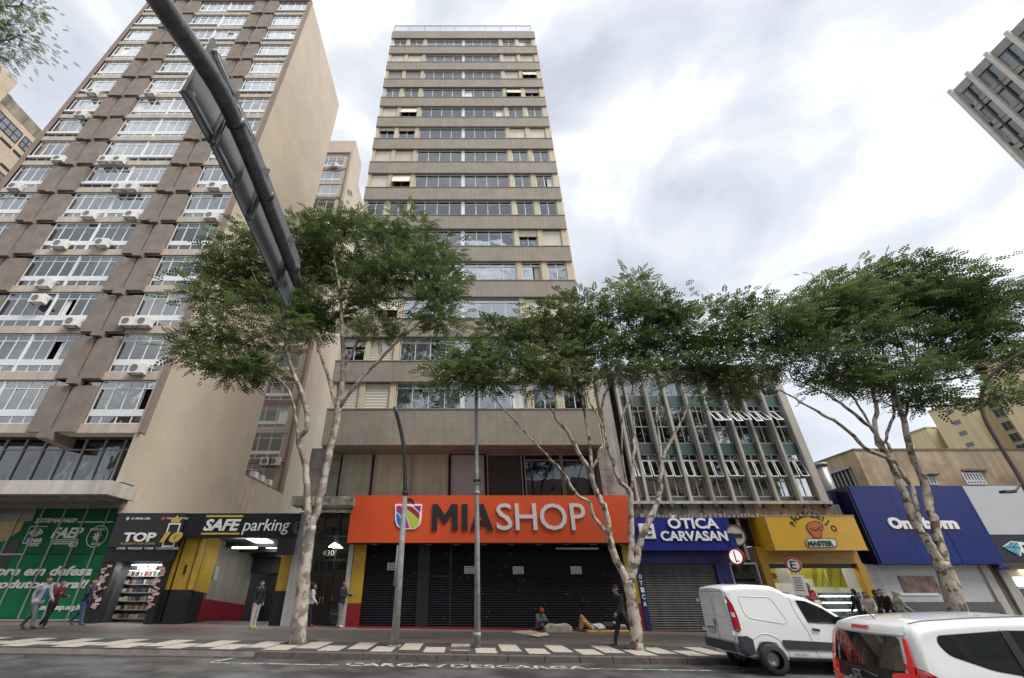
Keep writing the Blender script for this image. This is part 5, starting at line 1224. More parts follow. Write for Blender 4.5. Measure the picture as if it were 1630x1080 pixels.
# ------------------------------------------------------------------ traffic arm with sign backs
M_galv = mat('galvanised steel', (.13, .135, .14), .38, .35, 9, .3, 40, metal=.7)
M_pole = mat('painted pole grey', (.33, .34, .34), .55, .3, 5, streak=.3, dirt=((.12, .12, .12), 7, .6, .68))
M_poled = mat('dark pole', (.035, .036, .04), .5, .2, 3)
Ta = thing('traffic_sign_arm', 'thick curved grey steel arm overhead carrying the backs of large road signs, upper left', 'sign gantry')
pts = [(-2.7, -1.6, 0), (-2.7, -1.6, 2.5), (-2.7, -1.55, 4.2), (-2.7, -1.0, 5.3), (-2.7, .2, 5.75), (-2.7, 1.72, 6.08), (-2.7, 2.65, 6.33), (-2.72, 3.5, 6.3), (-2.73, 4.4, 6.14), (-2.75, 5.6, 5.93)]
sp = smooth_path(pts, 5)
b = MB(); b.tube(sp, list(np.linspace(.118, .085, len(sp))), 22); b.build('arm', M_galv, Ta)
for y, z, r_ in ((.9, 5.92, .118), (3.04, 6.34, .108), (4.02, 6.22, .1), (5.25, 5.99, .095)):
    b = MB(); b.tube([(-2.71, y-.04, z+.01), (-2.71, y+.04, z)], r_, 22); b.build('clamp', M_galv, Ta)
M_sback = mat('sign back', (.14, .145, .15), .42, .25, 2.2, .1, 5, metal=.35, dirt=((.26, .26, .27), 6, .62, .72))
M_sfront = mat('sign front green', (.01, .12, .05), .4, .05)
for (ya, yb, za0, zb0, za1, zb1) in ((2.47, 3.05, 5.96, 7.06, 5.95, 6.98), (3.07, 3.62, 5.95, 6.98, 5.88, 6.95), (3.64, 5.72, 5.88, 6.95, 5.53, 6.58)):
    pn = MB().prism([(ya, za0), (yb, za1), (yb, zb1), (ya, zb0)], -2.90, -2.885, 'x').build('sign_panel', M_sback, Ta)
    MB().prism([(ya, za0), (yb, za1), (yb, zb1), (ya, zb0)], -2.904, -2.901, 'x').build('sign_face', M_sfront, pn)
    b = MB(); b.box(-2.885, -2.86, ya, ya+.02, za0+.03, zb0-.03); b.box(-2.885, -2.86, yb-.02, yb, za1+.03, zb1-.03); b.build('panel_edge', M_sback, pn)
for (y, z) in ((3.03, 6.30), (4.05, 6.18), (5.2, 5.95)):
    b = MB(); b.box(-2.87, -2.83, y-.03, y+.03, z-.38, z+.62); b.box(-2.83, -2.8, y-.012, y+.012, z-.38, z+.62); b.build('bracket', M_galv, Ta)
for (ya, yb, z, zz) in ((2.55, 3.0, 6.06, 6.05), (2.55, 3.0, 6.92, 6.88), (3.15, 3.55, 6.03, 6.0), (3.15, 3.55, 6.86, 6.84)):
    b = MB(); b.tube([(-2.865, ya, z), (-2.865, yb, zz)], .014, 6); b.build('stay_rod', M_white, Ta)
for (y, z) in ((2.55, 6.06), (2.55, 6.92), (3.03, 6.0), (3.03, 6.86), (4.05, 5.86), (5.2, 5.66)):
    b = MB(); b.box(-2.88, -2.83, y-.022, y+.022, z-.022, z+.022); b.build('bolt_plate', M_white, Ta)

# ------------------------------------------------------------------ poles and signs on the pavement
p0 = G(628, 1030)
Lp = thing('street_lamp', 'leaning grey pole with dark bent top, left of the thin pole before the orange sign', 'lamp post', (0, 0, 0))
a = P(646, 785, 15.74); 
b = MB(); b.tube([p0-Vector((0, 0, .05)), P(645, 786, p0.y)], [.13, .085], 16); b.build('pole', M_pole, Lp)
b = MB(); b.tube(smooth_path([P(645, 786, p0.y), P(644.5, 745, p0.y), P(643, 715, p0.y), P(638, 685, p0.y), P(628.5, 648, p0.y-.2)], 3), .075, 14); b.build('bent_top', M_poled, Lp)
b = MB(); q = P(645, 786, p0.y); b.tube([q-Vector((0, 0, .06)), q+Vector((0, 0, .1))], .11, 16); b.build('collar', M_poled, Lp)
b = MB(); b.tube([p0+Vector((0, 0, -.02)), p0+Vector((0, 0, .05))], .2, 18); b.build('base', M_conc, Lp)
b = MB(); q = P(636, 900, p0.y); b.tube([q+Vector((-.13, 0, -.6)), q+Vector((-.1, 0, .6))], .035, 8); b.build('conduit', M_pole, Lp)
p1 = G(760, 1032)
Lt = thing('street_lamp', 'thin straight pale lamp post with flat lantern in front of the orange sign', 'lamp post')
qt = P(757.5, 553, p1.y)
b = MB(); b.tube([p1-Vector((0, 0, .05)), P(759.5, 860, p1.y), P(758.5, 700, p1.y), qt], [.10, .085, .065, .05], 14); b.build('pole', M_pole, Lt)
b = MB(); b.box(qt.x-.17, qt.x+.15, qt.y-.45, qt.y+.15, qt.z-.02, qt.z+.12); b.build('lantern', M_poled, Lt, bevel=.03)
b = MB(); b.box(qt.x-.2, qt.x+.22, qt.y-.1, qt.y+.1, qt.z+.125, qt.z+.17); b.build('photocell_plate', M_white, Lt)
for py in (770, 785, 1010): 
    q = P(759.3, py, p1.y); b = MB(); b.tube([q-Vector((0, 0, .05)), q+Vector((0, 0, .05))], .098 if py < 1000 else .125, 14); b.build('collar', M_pole, Lt)
b = MB(); q = P(759, 765, p1.y); b.box(q.x-.14, q.x+.14, q.y-.14, q.y+.14, q.z-.03, q.z+.03); b.build('clamp', M_poled, Lt)
# right street lamp
Lr = thing('street_lamp', 'curved brown steel lamp post rising over the grey sign at the right frame edge', 'lamp post')
Yr = 16.0
pp_ = [P(1700, 990, Yr), P(1662, 850, Yr), P(1628, 770, Yr), P(1595, 715, Yr), P(1568, 668, Yr), P(1562, 635, Yr), P(1572, 605, Yr-.4), P(1600, 578, Yr-.9), P(1632, 560, Yr-1.4), P(1680, 545, Yr-2)]
pp_[0].z = gz(pp_[0].x)-.05
b = MB(); b.tube(smooth_path(pp_, 4), list(np.linspace(.075, .045, 37)), 14); b.build('pole', mat('brown pole', (.11, .09, .08), .5, .2, 4), Lr)
b = MB(); b.tube([P(1630, 765, Yr), P(1618, 780, Yr), P(1606, 783, Yr)], .03, 8); b.build('arm', M_poled, Lr)
q = P(1603, 783, Yr); b = MB(); b.box(q.x-.2, q.x+.25, q.y-.1, q.y+.1, q.z-.05, q.z+.04); b.build('lantern', M_poled, Lr, bevel=.02)
# parking sign
Ps = thing('parking_sign', 'round parking sign with letter E in a red ring, behind the white van', 'road sign')
Yp = 15.9
c = P(1263, 899.5, Yp); rm = Matrix.Translation(c) @ Matrix.Rotation(R(-48), 4, 'Z') @ Matrix.Rotation(R(4), 4, 'Y')
M_sgw = mat('sign white', (.72, .72, .7), .4, .03); M_sgr = mat('sign ring red', (.28, .015, .03), .4, .05)
def circ(r, n=32): return [(r*math.cos(i*2*math.pi/n), r*math.sin(i*2*math.pi/n)) for i in range(n)]
b = MB(); b.prism(circ(.225), -.008, .008, 'y', rm); b.build('sign_face', M_sgw, Ps)
b = MB(); b.ring((0, 0), .17, .22, -.014, -.009, 32); b.v = [tuple(rm @ Vector(v)) for v in b.v]; b.build('red_ring', M_sgr, Ps)
b = MB()
for (p, q_, r_, s_) in ((-.09, -.04, -.12, .12), (-.04, .08, .08, .12), (-.04, .06, -.02, .02), (-.04, .08, -.12, -.08)): b.box(p, q_, -.016, -.009, r_, s_, rm)
b.build('lettering', M_let_d, Ps)
b = MB(); b.box(-.2, .2, -.006, .006, -.86, -.29, rm); b.build('text_plate', M_sgw, Ps)
b = MB(); rg = random.Random(4)
for i in range(6):
    z = -.37-.07*i
    w_ = rg.uniform(.1, .17); b.box(-w_, w_, -.012, -.007, z-.018, z+.01, rm)
b.build('plate_print', mat('plate print', (.15, .1, .1), .6, 0), Ps)
b = MB(); b.tube([c+Vector((.04, .03, .1)), (c.x+.1, c.y+.05, gz(c.x)-.05)], .03, 10); b.build('post', M_pole, Ps)
# litter and fallen leaves
b = MB(); rg = random.Random(31)
for i in range(420):
    x = rg.uniform(-18, 22); y = KY+.3+abs(rg.gauss(0, 3.0)) if rg.random() < .6 else KY-rg.uniform(0, .35); z = gz(x)+(.012 if y > KY else -.14); s_ = rg.uniform(.015, .045); a = rg.uniform(0, 6.28)
    if y > 23.2: continue
    c_, n_ = math.cos(a)*s_, math.sin(a)*s_
    b.quad((x-c_, y-n_, z), (x+n_*.5, y-c_*.5, z+.008), (x+c_, y+n_, z), (x-n_*.5, y+c_*.5, z+.006))
tag(b.build('litter', mat('dry leaves', (.16, .12, .06), .9, .5, 9)), 'dry leaves and scraps scattered along the kerb and pavement', 'litter', kind='stuff')
# weeds at tree feet
b = MB(); rg = random.Random(6)
for (px, py) in ((1012, 1033), (1024, 1030), (1000, 1030), (1040, 1031), (476, 1024), (492, 1022)):
    q = G(px, py)
    for i in range(60):
        x = q.x+rg.gauss(0, .18); y = q.y+rg.gauss(0, .12)-.05; h = rg.uniform(.03, .12); a = rg.uniform(0, 6); w_ = .012
        b.quad((x-w_, y, gz(x)), (x+w_, y, gz(x)), (x+h*.5*math.cos(a), y+h*.5*math.sin(a), gz(x)+h))
tag(b.build('grass', M_leafg := mat('weeds', (.05, .08, .025), .8, .3, 5)), 'small weeds growing at the feet of the street trees', 'weeds', kind='stuff')
# ------------------------------------------------------------------ vehicles
from mathutils.bvhtree import BVHTree
M_carw = mat('white car paint', (.74, .75, .76), .25, .02, 2, coat=.8, spec=.5)
M_cargl = mat('car glass', (.012, .014, .015), .03, .2, 2, coat=1, spec=.8)
M_plast = mat('dark bumper plastic', (.035, .037, .045), .55, .15, 5)
M_tyre = mat('tyre rubber', (.018, .018, .019), .8, .2, 8)
M_rim = mat('steel wheel', (.45, .45, .45), .35, .1, 5, metal=.6)
M_lampr = mat('red lamp lens', (.35, .006, .012), .12, .25, 12, coat=1, emit=(.5, .0, .01), estr=.06)
M_lampb = mat('lit brake lens', (.45, .008, .012), .12, .5, 16, coat=1, emit=(1, .02, .02), estr=.08)
M_lampw = mat('clear lamp lens', (.6, .5, .48), .1, .2, 12, coat=1)
M_seam = mat('panel gap', (.12, .12, .125), .6, 0)
def interp(x, pts): return float(np.interp(x, [p[0] for p in pts], [p[1] for p in pts]))
def smoothi(x, pts, w=.05):
    return sum(interp(x+d, pts) for d in np.linspace(-w, w, 7))/7
def car_body(Ln, top, bot, wid, belt, tumble, rc, wheels, wr_, endr=.12, rearbow=.05, frontbow=.18):
    xs = list(np.concatenate([np.linspace(0, .35, 12), np.linspace(.4, Ln-.4, 60), np.linspace(Ln-.35, Ln, 10)]))
    b = MB(); n = None; rings = []
    for x in xs:
        zt = smoothi(x, top); zb = smoothi(x, bot); w = interp(x, wid)
        e = min(x, Ln-x); 
        if e < endr: w *= .93+.07*math.sqrt(max(0, 1-(1-e/endr)**2))
        zt = max(zt, zb+.2)
        r = min(rc, (zt-zb)*.45)
        def hw(z):
            y = w*(1-.03*((z-.75)/.6)**2) if z < belt else w-(z-belt)*tumble
            return y
        pts = [(0, zb), (hw(zb)*.8, zb), (hw(zb)-.02, zb+.02)]
        for k in range(14): z = zb+.05+(zt-r-zb-.05)*k/13; pts.append((hw(z), z))
        y0 = hw(zt-r)
        for k in range(1, 8):
            a = k*math.pi/2/7; pts.append((y0-r*(1-math.cos(a)), zt-r+r*math.sin(a)))
        for k in range(1, 7): f = k/6; pts.append(((y0-r)*(1-f), zt+.025*(1-(1-f)**2)))
        full = pts+[(-y, z) for y, z in reversed(pts[1:-1])]
        rings.append((x, full))
    m = len(rings[0][1])
    for x, full in rings:
        for y, z in full:
            sx = x+rearbow*(y/.8)**2*max(0, 1-x/.7)-frontbow*(y/.8)**2*max(0, 1-(Ln-x)/.8)
            b.v.append((sx, y, z))
    for i in range(len(rings)-1):
        for j in range(m): b.f.append((i*m+j, i*m+(j+1) % m, (i+1)*m+(j+1) % m, (i+1)*m+j)); b.sm.append(True)
    b.f.append(tuple(range(m))); b.f.append(tuple((len(rings)-1)*m+j for j in reversed(range(m)))); b.sm += [False, False]
    me = b.mesh('body')
    o = bpy.data.objects.new('body', me); col.objects.link(o)
    cut = MB()
    for wx in wheels:
        for s in (-1, 1):
            pr_ = [(wx+wr_*math.cos(t), .30+wr_*math.sin(t)) for t in np.linspace(0, 2*math.pi, 29)[:-1]]
            cut.prism(pr_, s*.45, s*1.2, 'y')
    cm = cut.mesh('cut'); co = bpy.data.objects.new('cut', cm); col.objects.link(co)
    md = o.modifiers.new('b', 'BOOLEAN'); md.object = co; md.operation = 'DIFFERENCE'; md.solver = 'EXACT'
    dg = bpy.context.evaluated_depsgraph_get(); dg.update()
    me2 = bpy.data.meshes.new_from_object(o.evaluated_get(dg)); me2.name = 'body'
    bpy.data.objects.remove(o); bpy.data.objects.remove(co)
    bvh = BVHTree.FromPolygons([v.co.copy() for v in me2.vertices], [tuple(p.vertices) for p in me2.polygons])
    return me2, bvh
def patch(name, m, parent, bvh, poly, axis, sgn, eps=.006, cuts=5, yy=0):
    bm = bmesh.new()
    pts3 = [Vector((p, sgn*3, q)) if axis == 'y' else (Vector((sgn*4+2, p, q)) if axis == 'x' else Vector((p, q, 4))) for p, q in poly]
    vs = [bm.verts.new(p) for p in pts3]; f = bm.faces.new(vs)
    bmesh.ops.triangulate(bm, faces=[f])
    for _ in range(cuts):
        es = [e for e in bm.edges if e.calc_length() > .09]
        if not es: break
        bmesh.ops.subdivide_edges(bm, edges=es, cuts=1); bmesh.ops.triangulate(bm, faces=[f for f in bm.faces if len(f.verts) > 3])
    d = Vector((0, -sgn, 0)) if axis == 'y' else (Vector((-sgn, 0, 0)) if axis == 'x' else Vector((0, 0, -1)))
    for v in bm.verts:
        h = bvh.ray_cast(v.co, d)
        if h[0] is not None:
            nn = h[1]; nn = nn if nn.dot(d) < 0 else -nn
            v.co = h[0]-d*eps*.5+nn*eps
        else:
            c0 = Vector((v.co.x, sgn*.8, v.co.z)) if axis == 'y' else (Vector((.02 if sgn < 0 else 4, v.co.y, v.co.z)) if axis == 'x' else Vector((v.co.x, v.co.y, 1.4))); hh = bvh.find_nearest(c0); v.co = hh[0]-d*eps
    for f in bm.faces: f.smooth = True
    bmesh.ops.recalc_face_normals(bm, faces=bm.faces)
    me = bpy.data.meshes.new(name); bm.to_mesh(me); bm.free()
    return link(name, me, m, parent)
def seam(name, m, parent, bvh, pts, axis, sgn, w=.008, closed=False):
    b = MB(); out = []
    pts = pts+[pts[0]] if closed else pts
    for (p, q), (p2, q2) in zip(pts, pts[1:]):
        n = max(1, int(math.hypot(p2-p, q2-q)/.06))
        for k in range(n):
            u, v = p+(p2-p)*k/n, q+(q2-q)*k/n; out.append((u, v))
    out.append(pts[-1]); d = Vector((0, -sgn, 0)) if axis == 'y' else (Vector((-sgn, 0, 0)) if axis == 'x' else Vector((0, 0, -1)))
    P3 = []
    for (u, v) in out:
        o_ = Vector((u, sgn*3, v)) if axis == 'y' else (Vector((sgn*4+2, u, v)) if axis == 'x' else Vector((u, v, 4)))
        h = bvh.ray_cast(o_, d)
        if h[0] is not None: P3.append(h[0])
    if len(P3) > 1: b.tube(P3, w, 5, caps=False)
    return b.build(name, m, parent)
def rnd_poly(pts, r=.06, n=4):
    out = []; N_ = len(pts)
    for i in range(N_):
        a, c, d = Vector(pts[i-1]), Vector(pts[i]), Vector(pts[(i+1) % N_]); r1 = min(r, (a-c).length/2.2, (d-c).length/2.2)
        p = c+(a-c).normalized()*r1; q = c+(d-c).normalized()*r1
        for k in range(n+1):
            t = k/n; out.append(tuple((1-t)**2*p+2*t*(1-t)*c+t*t*q))
    return out
def wheel(parent, x, y, r, s, hub=None):
    w = empty('wheel', (x, y, r)); w.parent = parent
    b = MB(); prof = [(.02, r*.62), (.0, r*.7), (0.0, r*.93), (.025, r), (.15, r), (.175, r*.93), (.175, r*.6)]; n = 40
    i0 = 0
    for (a, rr1) in prof:
        for k in range(n): t = 2*math.pi*k/n; b.v.append((rr1*math.cos(t), s*(-a), rr1*math.sin(t)))
    for i in range(len(prof)-1):
        for k in range(n): b.f.append((i*n+k, i*n+(k+1) % n, (i+1)*n+(k+1) % n, (i+1)*n+k)); b.sm.append(True)
    b.build('tyre', M_tyre, w)
    b = MB(); prof = [(.0, r*.63), (.02, r*.6), (.03, r*.54), (.06, r*.5), (.05, r*.3), (.03, r*.2), (.02, r*.12), (.02, .001)]
    for (a, rr1) in prof:
        for k in range(n): t = 2*math.pi*k/n; b.v.append((rr1*math.cos(t), s*(-a), rr1*math.sin(t)))
    for i in range(len(prof)-1):
        for k in range(n): b.f.append((i*n+k, i*n+(k+1) % n, (i+1)*n+(k+1) % n, (i+1)*n+k)); b.sm.append(True)
    b.build('rim', M_rim, w)
    b = MB()
    for k in range(8):
        t = 2*math.pi*k/8; cx, cz = r*.4*math.cos(t), r*.4*math.sin(t)
        pr_ = [(cx+.026*math.cos(a), cz+.026*math.sin(a)) for a in np.linspace(0, 2*math.pi, 9)[:-1]]
        b.prism(pr_, s*-.052, s*-.046, 'y')
    h = b.build('rim_holes', M_black, w); h['kind'] = 'stuff'
    return w
def plate(parent, x, y, z, w=.4, h=.13, col_=None):
    b = MB(); b.box(x-.012, x, y-w/2, y+w/2, z-h/2, z+h/2); p = b.build('number_plate', mat('plate grey', (.45, .46, .48), .5, .05), parent)
    b = MB(); b.box(x-.015, x-.012, y-w/2, y+w/2, z+h/2-.03, z+h/2); b.build('plate_band', mat('plate blue', (.02, .05, .3), .4, 0), p)
# ---- van
VX, VY = 6.88, 14.02
van = thing('van', 'white panel van parked on the road in front of the snack bar', 'van', (VX, VY, gz(VX)-.15), 0)
van.rotation_euler = (0, math.atan(.012), 0)
top = [(0, 1.80), (.05, 1.86), (.3, 1.91), (.9, 1.93), (1.35, 1.91), (1.52, 1.84), (1.68, 1.74), (1.9, 1.71), (2.15, 1.65), (2.5, 1.49), (3.05, 1.15), (3.2, 1.08), (3.7, .98), (3.95, .85), (4.15, .62)]
bot = [(0, .42), (.25, .33), (1.2, .28), (4.0, .26), (4.15, .3)]
wid = [(0, .77), (.15, .80), (1.3, .81), (2.4, .82), (3.4, .82), (4.15, .72)]
me, bv = car_body(4.15, top, bot, wid, 1.05, .085, .13, (.78, 3.38), .37, endr=.08, rearbow=.03)
body = link('body', me, M_carw, van)
S_ = -1
for s in (-1, 1):
    gp = rnd_poly([(1.86, 1.58), (2.1, 1.56), (2.45, 1.42), (2.95, 1.08), (1.98, 1.1)], .04)
    patch('side_window', M_cargl, van, bv, gp, 'y', s)
    seam('window_seal', M_black, van, bv, gp, 'y', s, .012, True)
    dr = seam('door', M_seam, van, bv, [(1.7, 1.66), (1.74, 1.3), (1.9, .9), (1.95, .45), (2.0, .33), (3.0, .33), (3.05, .7), (3.02, 1.05)], 'y', s, .006)
    patch('handle', M_plast, van, bv, rnd_poly([(2.0, .98), (2.2, .96), (2.2, .90), (2.0, .92)], .02), 'y', s, .02)
    patch('side_moulding', M_plast, van, bv, rnd_poly([(1.15, .72), (3.02, .66), (3.02, .5), (1.22, .52), (1.16, .6)], .04), 'y', s, .015)
    seam('panel_press', mat('paint crease', (.58, .59, .6), .35, 0), van, bv, rnd_poly([(.36, 1.66), (1.22, 1.64), (1.46, 1.12), (1.36, 1.06), (.48, 1.18), (.40, 1.3)], .09), 'y', s, .009, True)
    seam('arch_press', mat('paint crease'), van, bv, [(.78+.5*math.cos(t), .34+.5*math.sin(t)) for t in np.linspace(.05, 2.3, 14)], 'y', s, .01)
    patch('bumper_corner', M_plast, van, bv, [(.07, .78), (.3, .79), (.43, .72), (.42, .42), (.2, .37), (.07, .44)], 'y', s, .02)
    patch('sill_strip', M_plast, van, bv, [(1.22, .36), (3.0, .34), (3.0, .27), (1.22, .29)], 'y', s, .012)
    lm = patch('tail_lamp', M_lampr, van, bv, rnd_poly([(.065, 1.62), (.09, 1.57), (.14, 1.44), (.18, 1.2), (.18, .93), (.12, .9), (.065, .93)], .02), 'y', s, .02)
    patch('lens', M_lampw, lm, bv, rnd_poly([(.06, 1.3), (.14, 1.28), (.14, 1.18), (.07, 1.19)], .02), 'y', s, .027)
    seam('lamp_rim', M_plast, lm, bv, rnd_poly([(.06, 1.66), (.10, 1.60), (.16, 1.46), (.2, 1.2), (.2, .92), (.12, .87), (.06, .90)], .02), 'y', s, .014, True)
    b = MB(); b.box(2.72, 2.86, s*.84, s*1.02, 1.05, 1.24); b.build('mirror', M_plast, van, bevel=.03)
    for wx in (.78, 3.38): wheel(van, wx, s*(.80 if s < 0 else .62), .32, -s)
bm_ = MB(); bm_.box(.5, 3.7, -.44, .44, .3, .5); bm_.build('underbody', M_black, van)
patch('rear_bumper', M_plast, van, bv, [(-.70, .62), (.70, .62), (.70, .46), (-.70, .46)], 'x', -1, .03)
b = MB(); b.box(-.05, .1, -.79, .79, .44, .64); b.build('rear_bumper', M_plast, van, bevel=.03)
seam('door', M_seam, van, bv, [(.0, 1.78), (.02, .64)], 'x', -1, .007); seam('door', M_seam, van, bv, rnd_poly([(-.72, 1.76), (.72, 1.76), (.74, .66), (-.74, .66)], .06), 'x', -1, .006, True)
for (a, c) in ((-.64, -.08), (.08, .64)): seam('panel_press', mat('paint crease'), van, bv, rnd_poly([(a, 1.68), (c, 1.68), (c, 1.2), (a, 1.2)], .05), 'x', -1, .008, True)
patch('handle', M_plast, van, bv, rnd_poly([(.03, 1.12), (.09, 1.12), (.09, .92), (.03, .92)], .02), 'x', -1, .025)
plate(van, -.005, .33, .86)
for z in (.8, 1.5):
    b = MB(); b.box(-.03, .02, -.80, -.74, z, z+.08); b.box(-.03, .02, .74, .80, z, z+.08); b.build('hinge', M_carw, van)
for s in (-1, 1): patch('headlamp', M_lampw, van, bv, rnd_poly([(3.75, .92), (4.05, .78), (4.05, .66), (3.72, .78)], .03), 'y', s, .01)
patch('windscreen', M_cargl, van, bv, [(2.2, -.62), (3.0, -.72), (3.0, .72), (2.2, .62)], 'z', 1)
b = MB(); b.tube([(.6, .3, 1.92), (.6, .3, 1.97)], .03, 8); b.build('antenna_base', M_plast, van)
me_ = text_mesh('Rafa Jaime', .0, .3); me_.materials.append(M_let_d); o = link('door_script', me_, None, van); o.matrix_local = Matrix.Translation((1.36, -.835, .40)) @ Matrix.Rotation(math.pi/2, 4, 'X') @ Matrix.Diagonal((.085, .075, .02, 1))
# ---- hatchback
HX, HY = 4.72, 6.42
car = thing('hatchback_car', 'white hatchback with lit red tail lamps passing in the near lane, cut by the frame', 'car', (HX, HY, gz(HX)-.15), R(-7))
top = [(0, .80), (.04, .95), (.10, 1.12), (.20, 1.34), (.27, 1.43), (.5, 1.475), (1.0, 1.51), (1.6, 1.53), (2.2, 1.49), (2.6, 1.40), (3.3, 1.04), (3.5, .98), (3.8, .86), (4.0, .62)]
bot = [(0, .36), (.3, .28), (1.2, .2), (3.8, .2), (4.0, .3)]
wid = [(0, .80), (.2, .83), (1.2, .845), (3.0, .845), (3.7, .80), (4.0, .68)]
me, bv = car_body(4.0, top, bot, wid, .95, .27, .10, (.72, 3.25), .34, endr=.1, rearbow=.16, frontbow=.25)
link('body', me, M_carw, car)
for s in (-1, 1):
    gp = rnd_poly([(.48, 1.30), (.52, 1.36), (1.2, 1.41), (1.9, 1.41), (2.5, 1.33), (3.05, 1.0), (2.4, .96), (1.5, .98), (.85, 1.08), (.52, 1.20)], .05)
    patch('side_window', M_cargl, car, bv, gp, 'y', s); seam('window_seal', M_black, car, bv, gp, 'y', s, .009, True)
    seam('door', M_seam, car, bv, [(1.15, 1.42), (1.05, 1.2), (1.1, .8), (1.15, .3)], 'y', s, .006); seam('door', M_seam, car, bv, [(1.95, 1.41), (2.0, .95), (1.98, .3)], 'y', s, .008)
    patch('pillar_trim', M_black, car, bv, [(1.14, 1.405), (1.22, 1.41), (1.2, 1.05), (1.1, 1.07)], 'y', s, .012); patch('pillar_trim', M_black, car, bv, [(1.9, 1.41), (1.98, 1.405), (2.02, .98), (1.94, .98)], 'y', s, .012)
    seam('roof_channel', M_black, car, bv, [(.4, s*.545), (.8, s*.56), (1.6, s*.565), (2.4, s*.56)], 'z', 1, .009)
    seam('roof_channel', mat('paint crease'), car, bv, [(.25, s*.50), (.5, s*.53), (.8, s*.56)], 'z', 1, .008)
    # boomerang lamps: a tall strip beside the glass and a wide lower lens wrapping to the side
    l1 = patch('tail_lamp', M_lampb, car, bv, rnd_poly([(s*.60, 1.33), (s*.645, 1.31), (s*.70, 1.10), (s*.70, .98), (s*.63, .98), (s*.635, 1.12)], .02), 'x', -1, .02)
    patch('tail_lamp_lower', M_lampb, car, bv, rnd_poly([(s*.46, .99), (s*.70, 1.02), (s*.79, .90), (s*.76, .74), (s*.60, .78), (s*.46, .90)], .03), 'x', -1, .018)
    patch('tail_lamp_side', M_lampr, car, bv, rnd_poly([(.16, 1.10), (.26, 1.02), (.52, .86), (.56, .78), (.34, .80), (.14, .86)], .02), 'y', s, .012)
    for i in range(3):
        z = .84+.05*i; patch('lamp_rib', M_lampw if i == 0 else M_lampb, l1, bv, [(s*(.52+.02*i), z), (s*.7, z+.01), (s*.7, z+.025), (s*(.52+.02*i), z+.018)], 'x', -1, .026)
    patch('handle', M_carw, car, bv, rnd_poly([(1.25, .92), (1.45, .92), (1.45, .88), (1.25, .88)], .015), 'y', s, .025)
    for wx in (.72, 3.25): wheel(car, wx, s*.83, .30, -s)
    b = MB(); b.box(2.72, 2.86, s*.88, s*1.05, .95, 1.1); b.build('mirror', M_carw, car, bevel=.03)
patch('rear_window', M_cargl, car, bv, rnd_poly([(-.55, 1.33), (.55, 1.33), (.60, 1.02), (-.60, 1.02)], .06), 'x', -1, .012)
patch('hatch_trim', M_black, car, bv, rnd_poly([(-.60, 1.03), (.60, 1.03), (.50, .87), (-.50, .87)], .03), 'x', -1, .008)
patch('brake_light', M_lampr, car, bv, rnd_poly([(-.16, 1.405), (.16, 1.405), (.15, 1.375), (-.15, 1.375)], .01), 'x', -1, .02)
patch('spoiler', M_carw, car, bv, rnd_poly([(-.60, 1.42), (.60, 1.42), (.61, 1.345), (-.61, 1.345)], .02), 'x', -1, .012)
b = MB(); b.tube([(.02, -.3, .93), (.0, 0, .99), (.02, .25, .98)], .012, 8); b.build('wiper', M_black, car)
b = MB()
for (y0, y1, z0, z1) in ((-.05, -.035, .88, .96), (.035, .05, .88, .96), (-.035, .035, .912, .928)): b.box(-.03, -.01, y0, y1, z0, z1)
b.box(-.028, -.012, -.07, .07, .865, .88); b.box(-.028, -.012, -.07, .07, .96, .972); b.build('emblem', M_rim, car)
seam('hatch_gap', M_seam, car, bv, [(-.72, .80), (-.72, .62), (.72, .62), (.72, .80)], 'x', -1, .006); plate(car, -.02, 0, .74)
b = MB(); b.tube([(.42, 0, 1.47), (.30, 0, 1.62)], [.007, .003], 6); b.tube([(.45, 0, 1.455), (.42, 0, 1.475)], .02, 8); b.build('antenna', M_black, car)
patch('windscreen', M_cargl, car, bv, [(2.65, -.56), (3.25, -.68), (3.25, .68), (2.65, .56)], 'z', 1)
b = MB(); b.box(.4, 3.6, -.5, .5, .2, .5); b.build('underbody', M_black, car)
b = MB()
for y in (-.4, .4): b.box(1.15, 1.25, y-.12, y+.12, 1.0, 1.25)
# ------------------------------------------------------------------ people
def remesh(caps, voxel, name, smooth=2):
    b = MB()
    for (p, r0, q, r1) in caps:
        p = Vector(p); q = Vector(q); d = q-p; L = d.length
        dn = d.normalized() if L > 1e-5 else Vector((0, 0, 1))
        pts = []; rs_ = []
        for k in range(4): a = math.pi/2*(k/3); pts.append(p-dn*r0*math.cos(a)); rs_.append(max(r0*math.sin(a), r0*.02))
        if L > 1e-5:
            for k in range(3, -1, -1): a = math.pi/2*(k/3); pts.append(q+dn*r1*math.cos(a)); rs_.append(max(r1*math.sin(a), r1*.02))
        else:
            for k in range(2, -1, -1): a = math.pi/2*(k/3); pts.append(q+dn*r1*math.cos(a)); rs_.append(max(r1*math.sin(a), r1*.02))
        b.tube(pts, rs_, 12)
    me = b.mesh(name); o = bpy.data.objects.new(name, me); col.objects.link(o)
    m_ = o.modifiers.new('r', 'REMESH'); m_.mode = 'VOXEL'; m_.voxel_size = voxel; m_.use_smooth_shade = True
    s_ = o.modifiers.new('s', 'SMOOTH'); s_.iterations = smooth; s_.factor = .5
    dg = bpy.context.evaluated_depsgraph_get(); dg.update()
    out = bpy.data.meshes.new_from_object(o.evaluated_get(dg)); out.name = name; bpy.data.objects.remove(o); out.materials.clear()
    return out
def rotx(v, a): return Vector((v[0], v[1]*math.cos(a)-v[2]*math.sin(a), v[1]*math.sin(a)+v[2]*math.cos(a)))
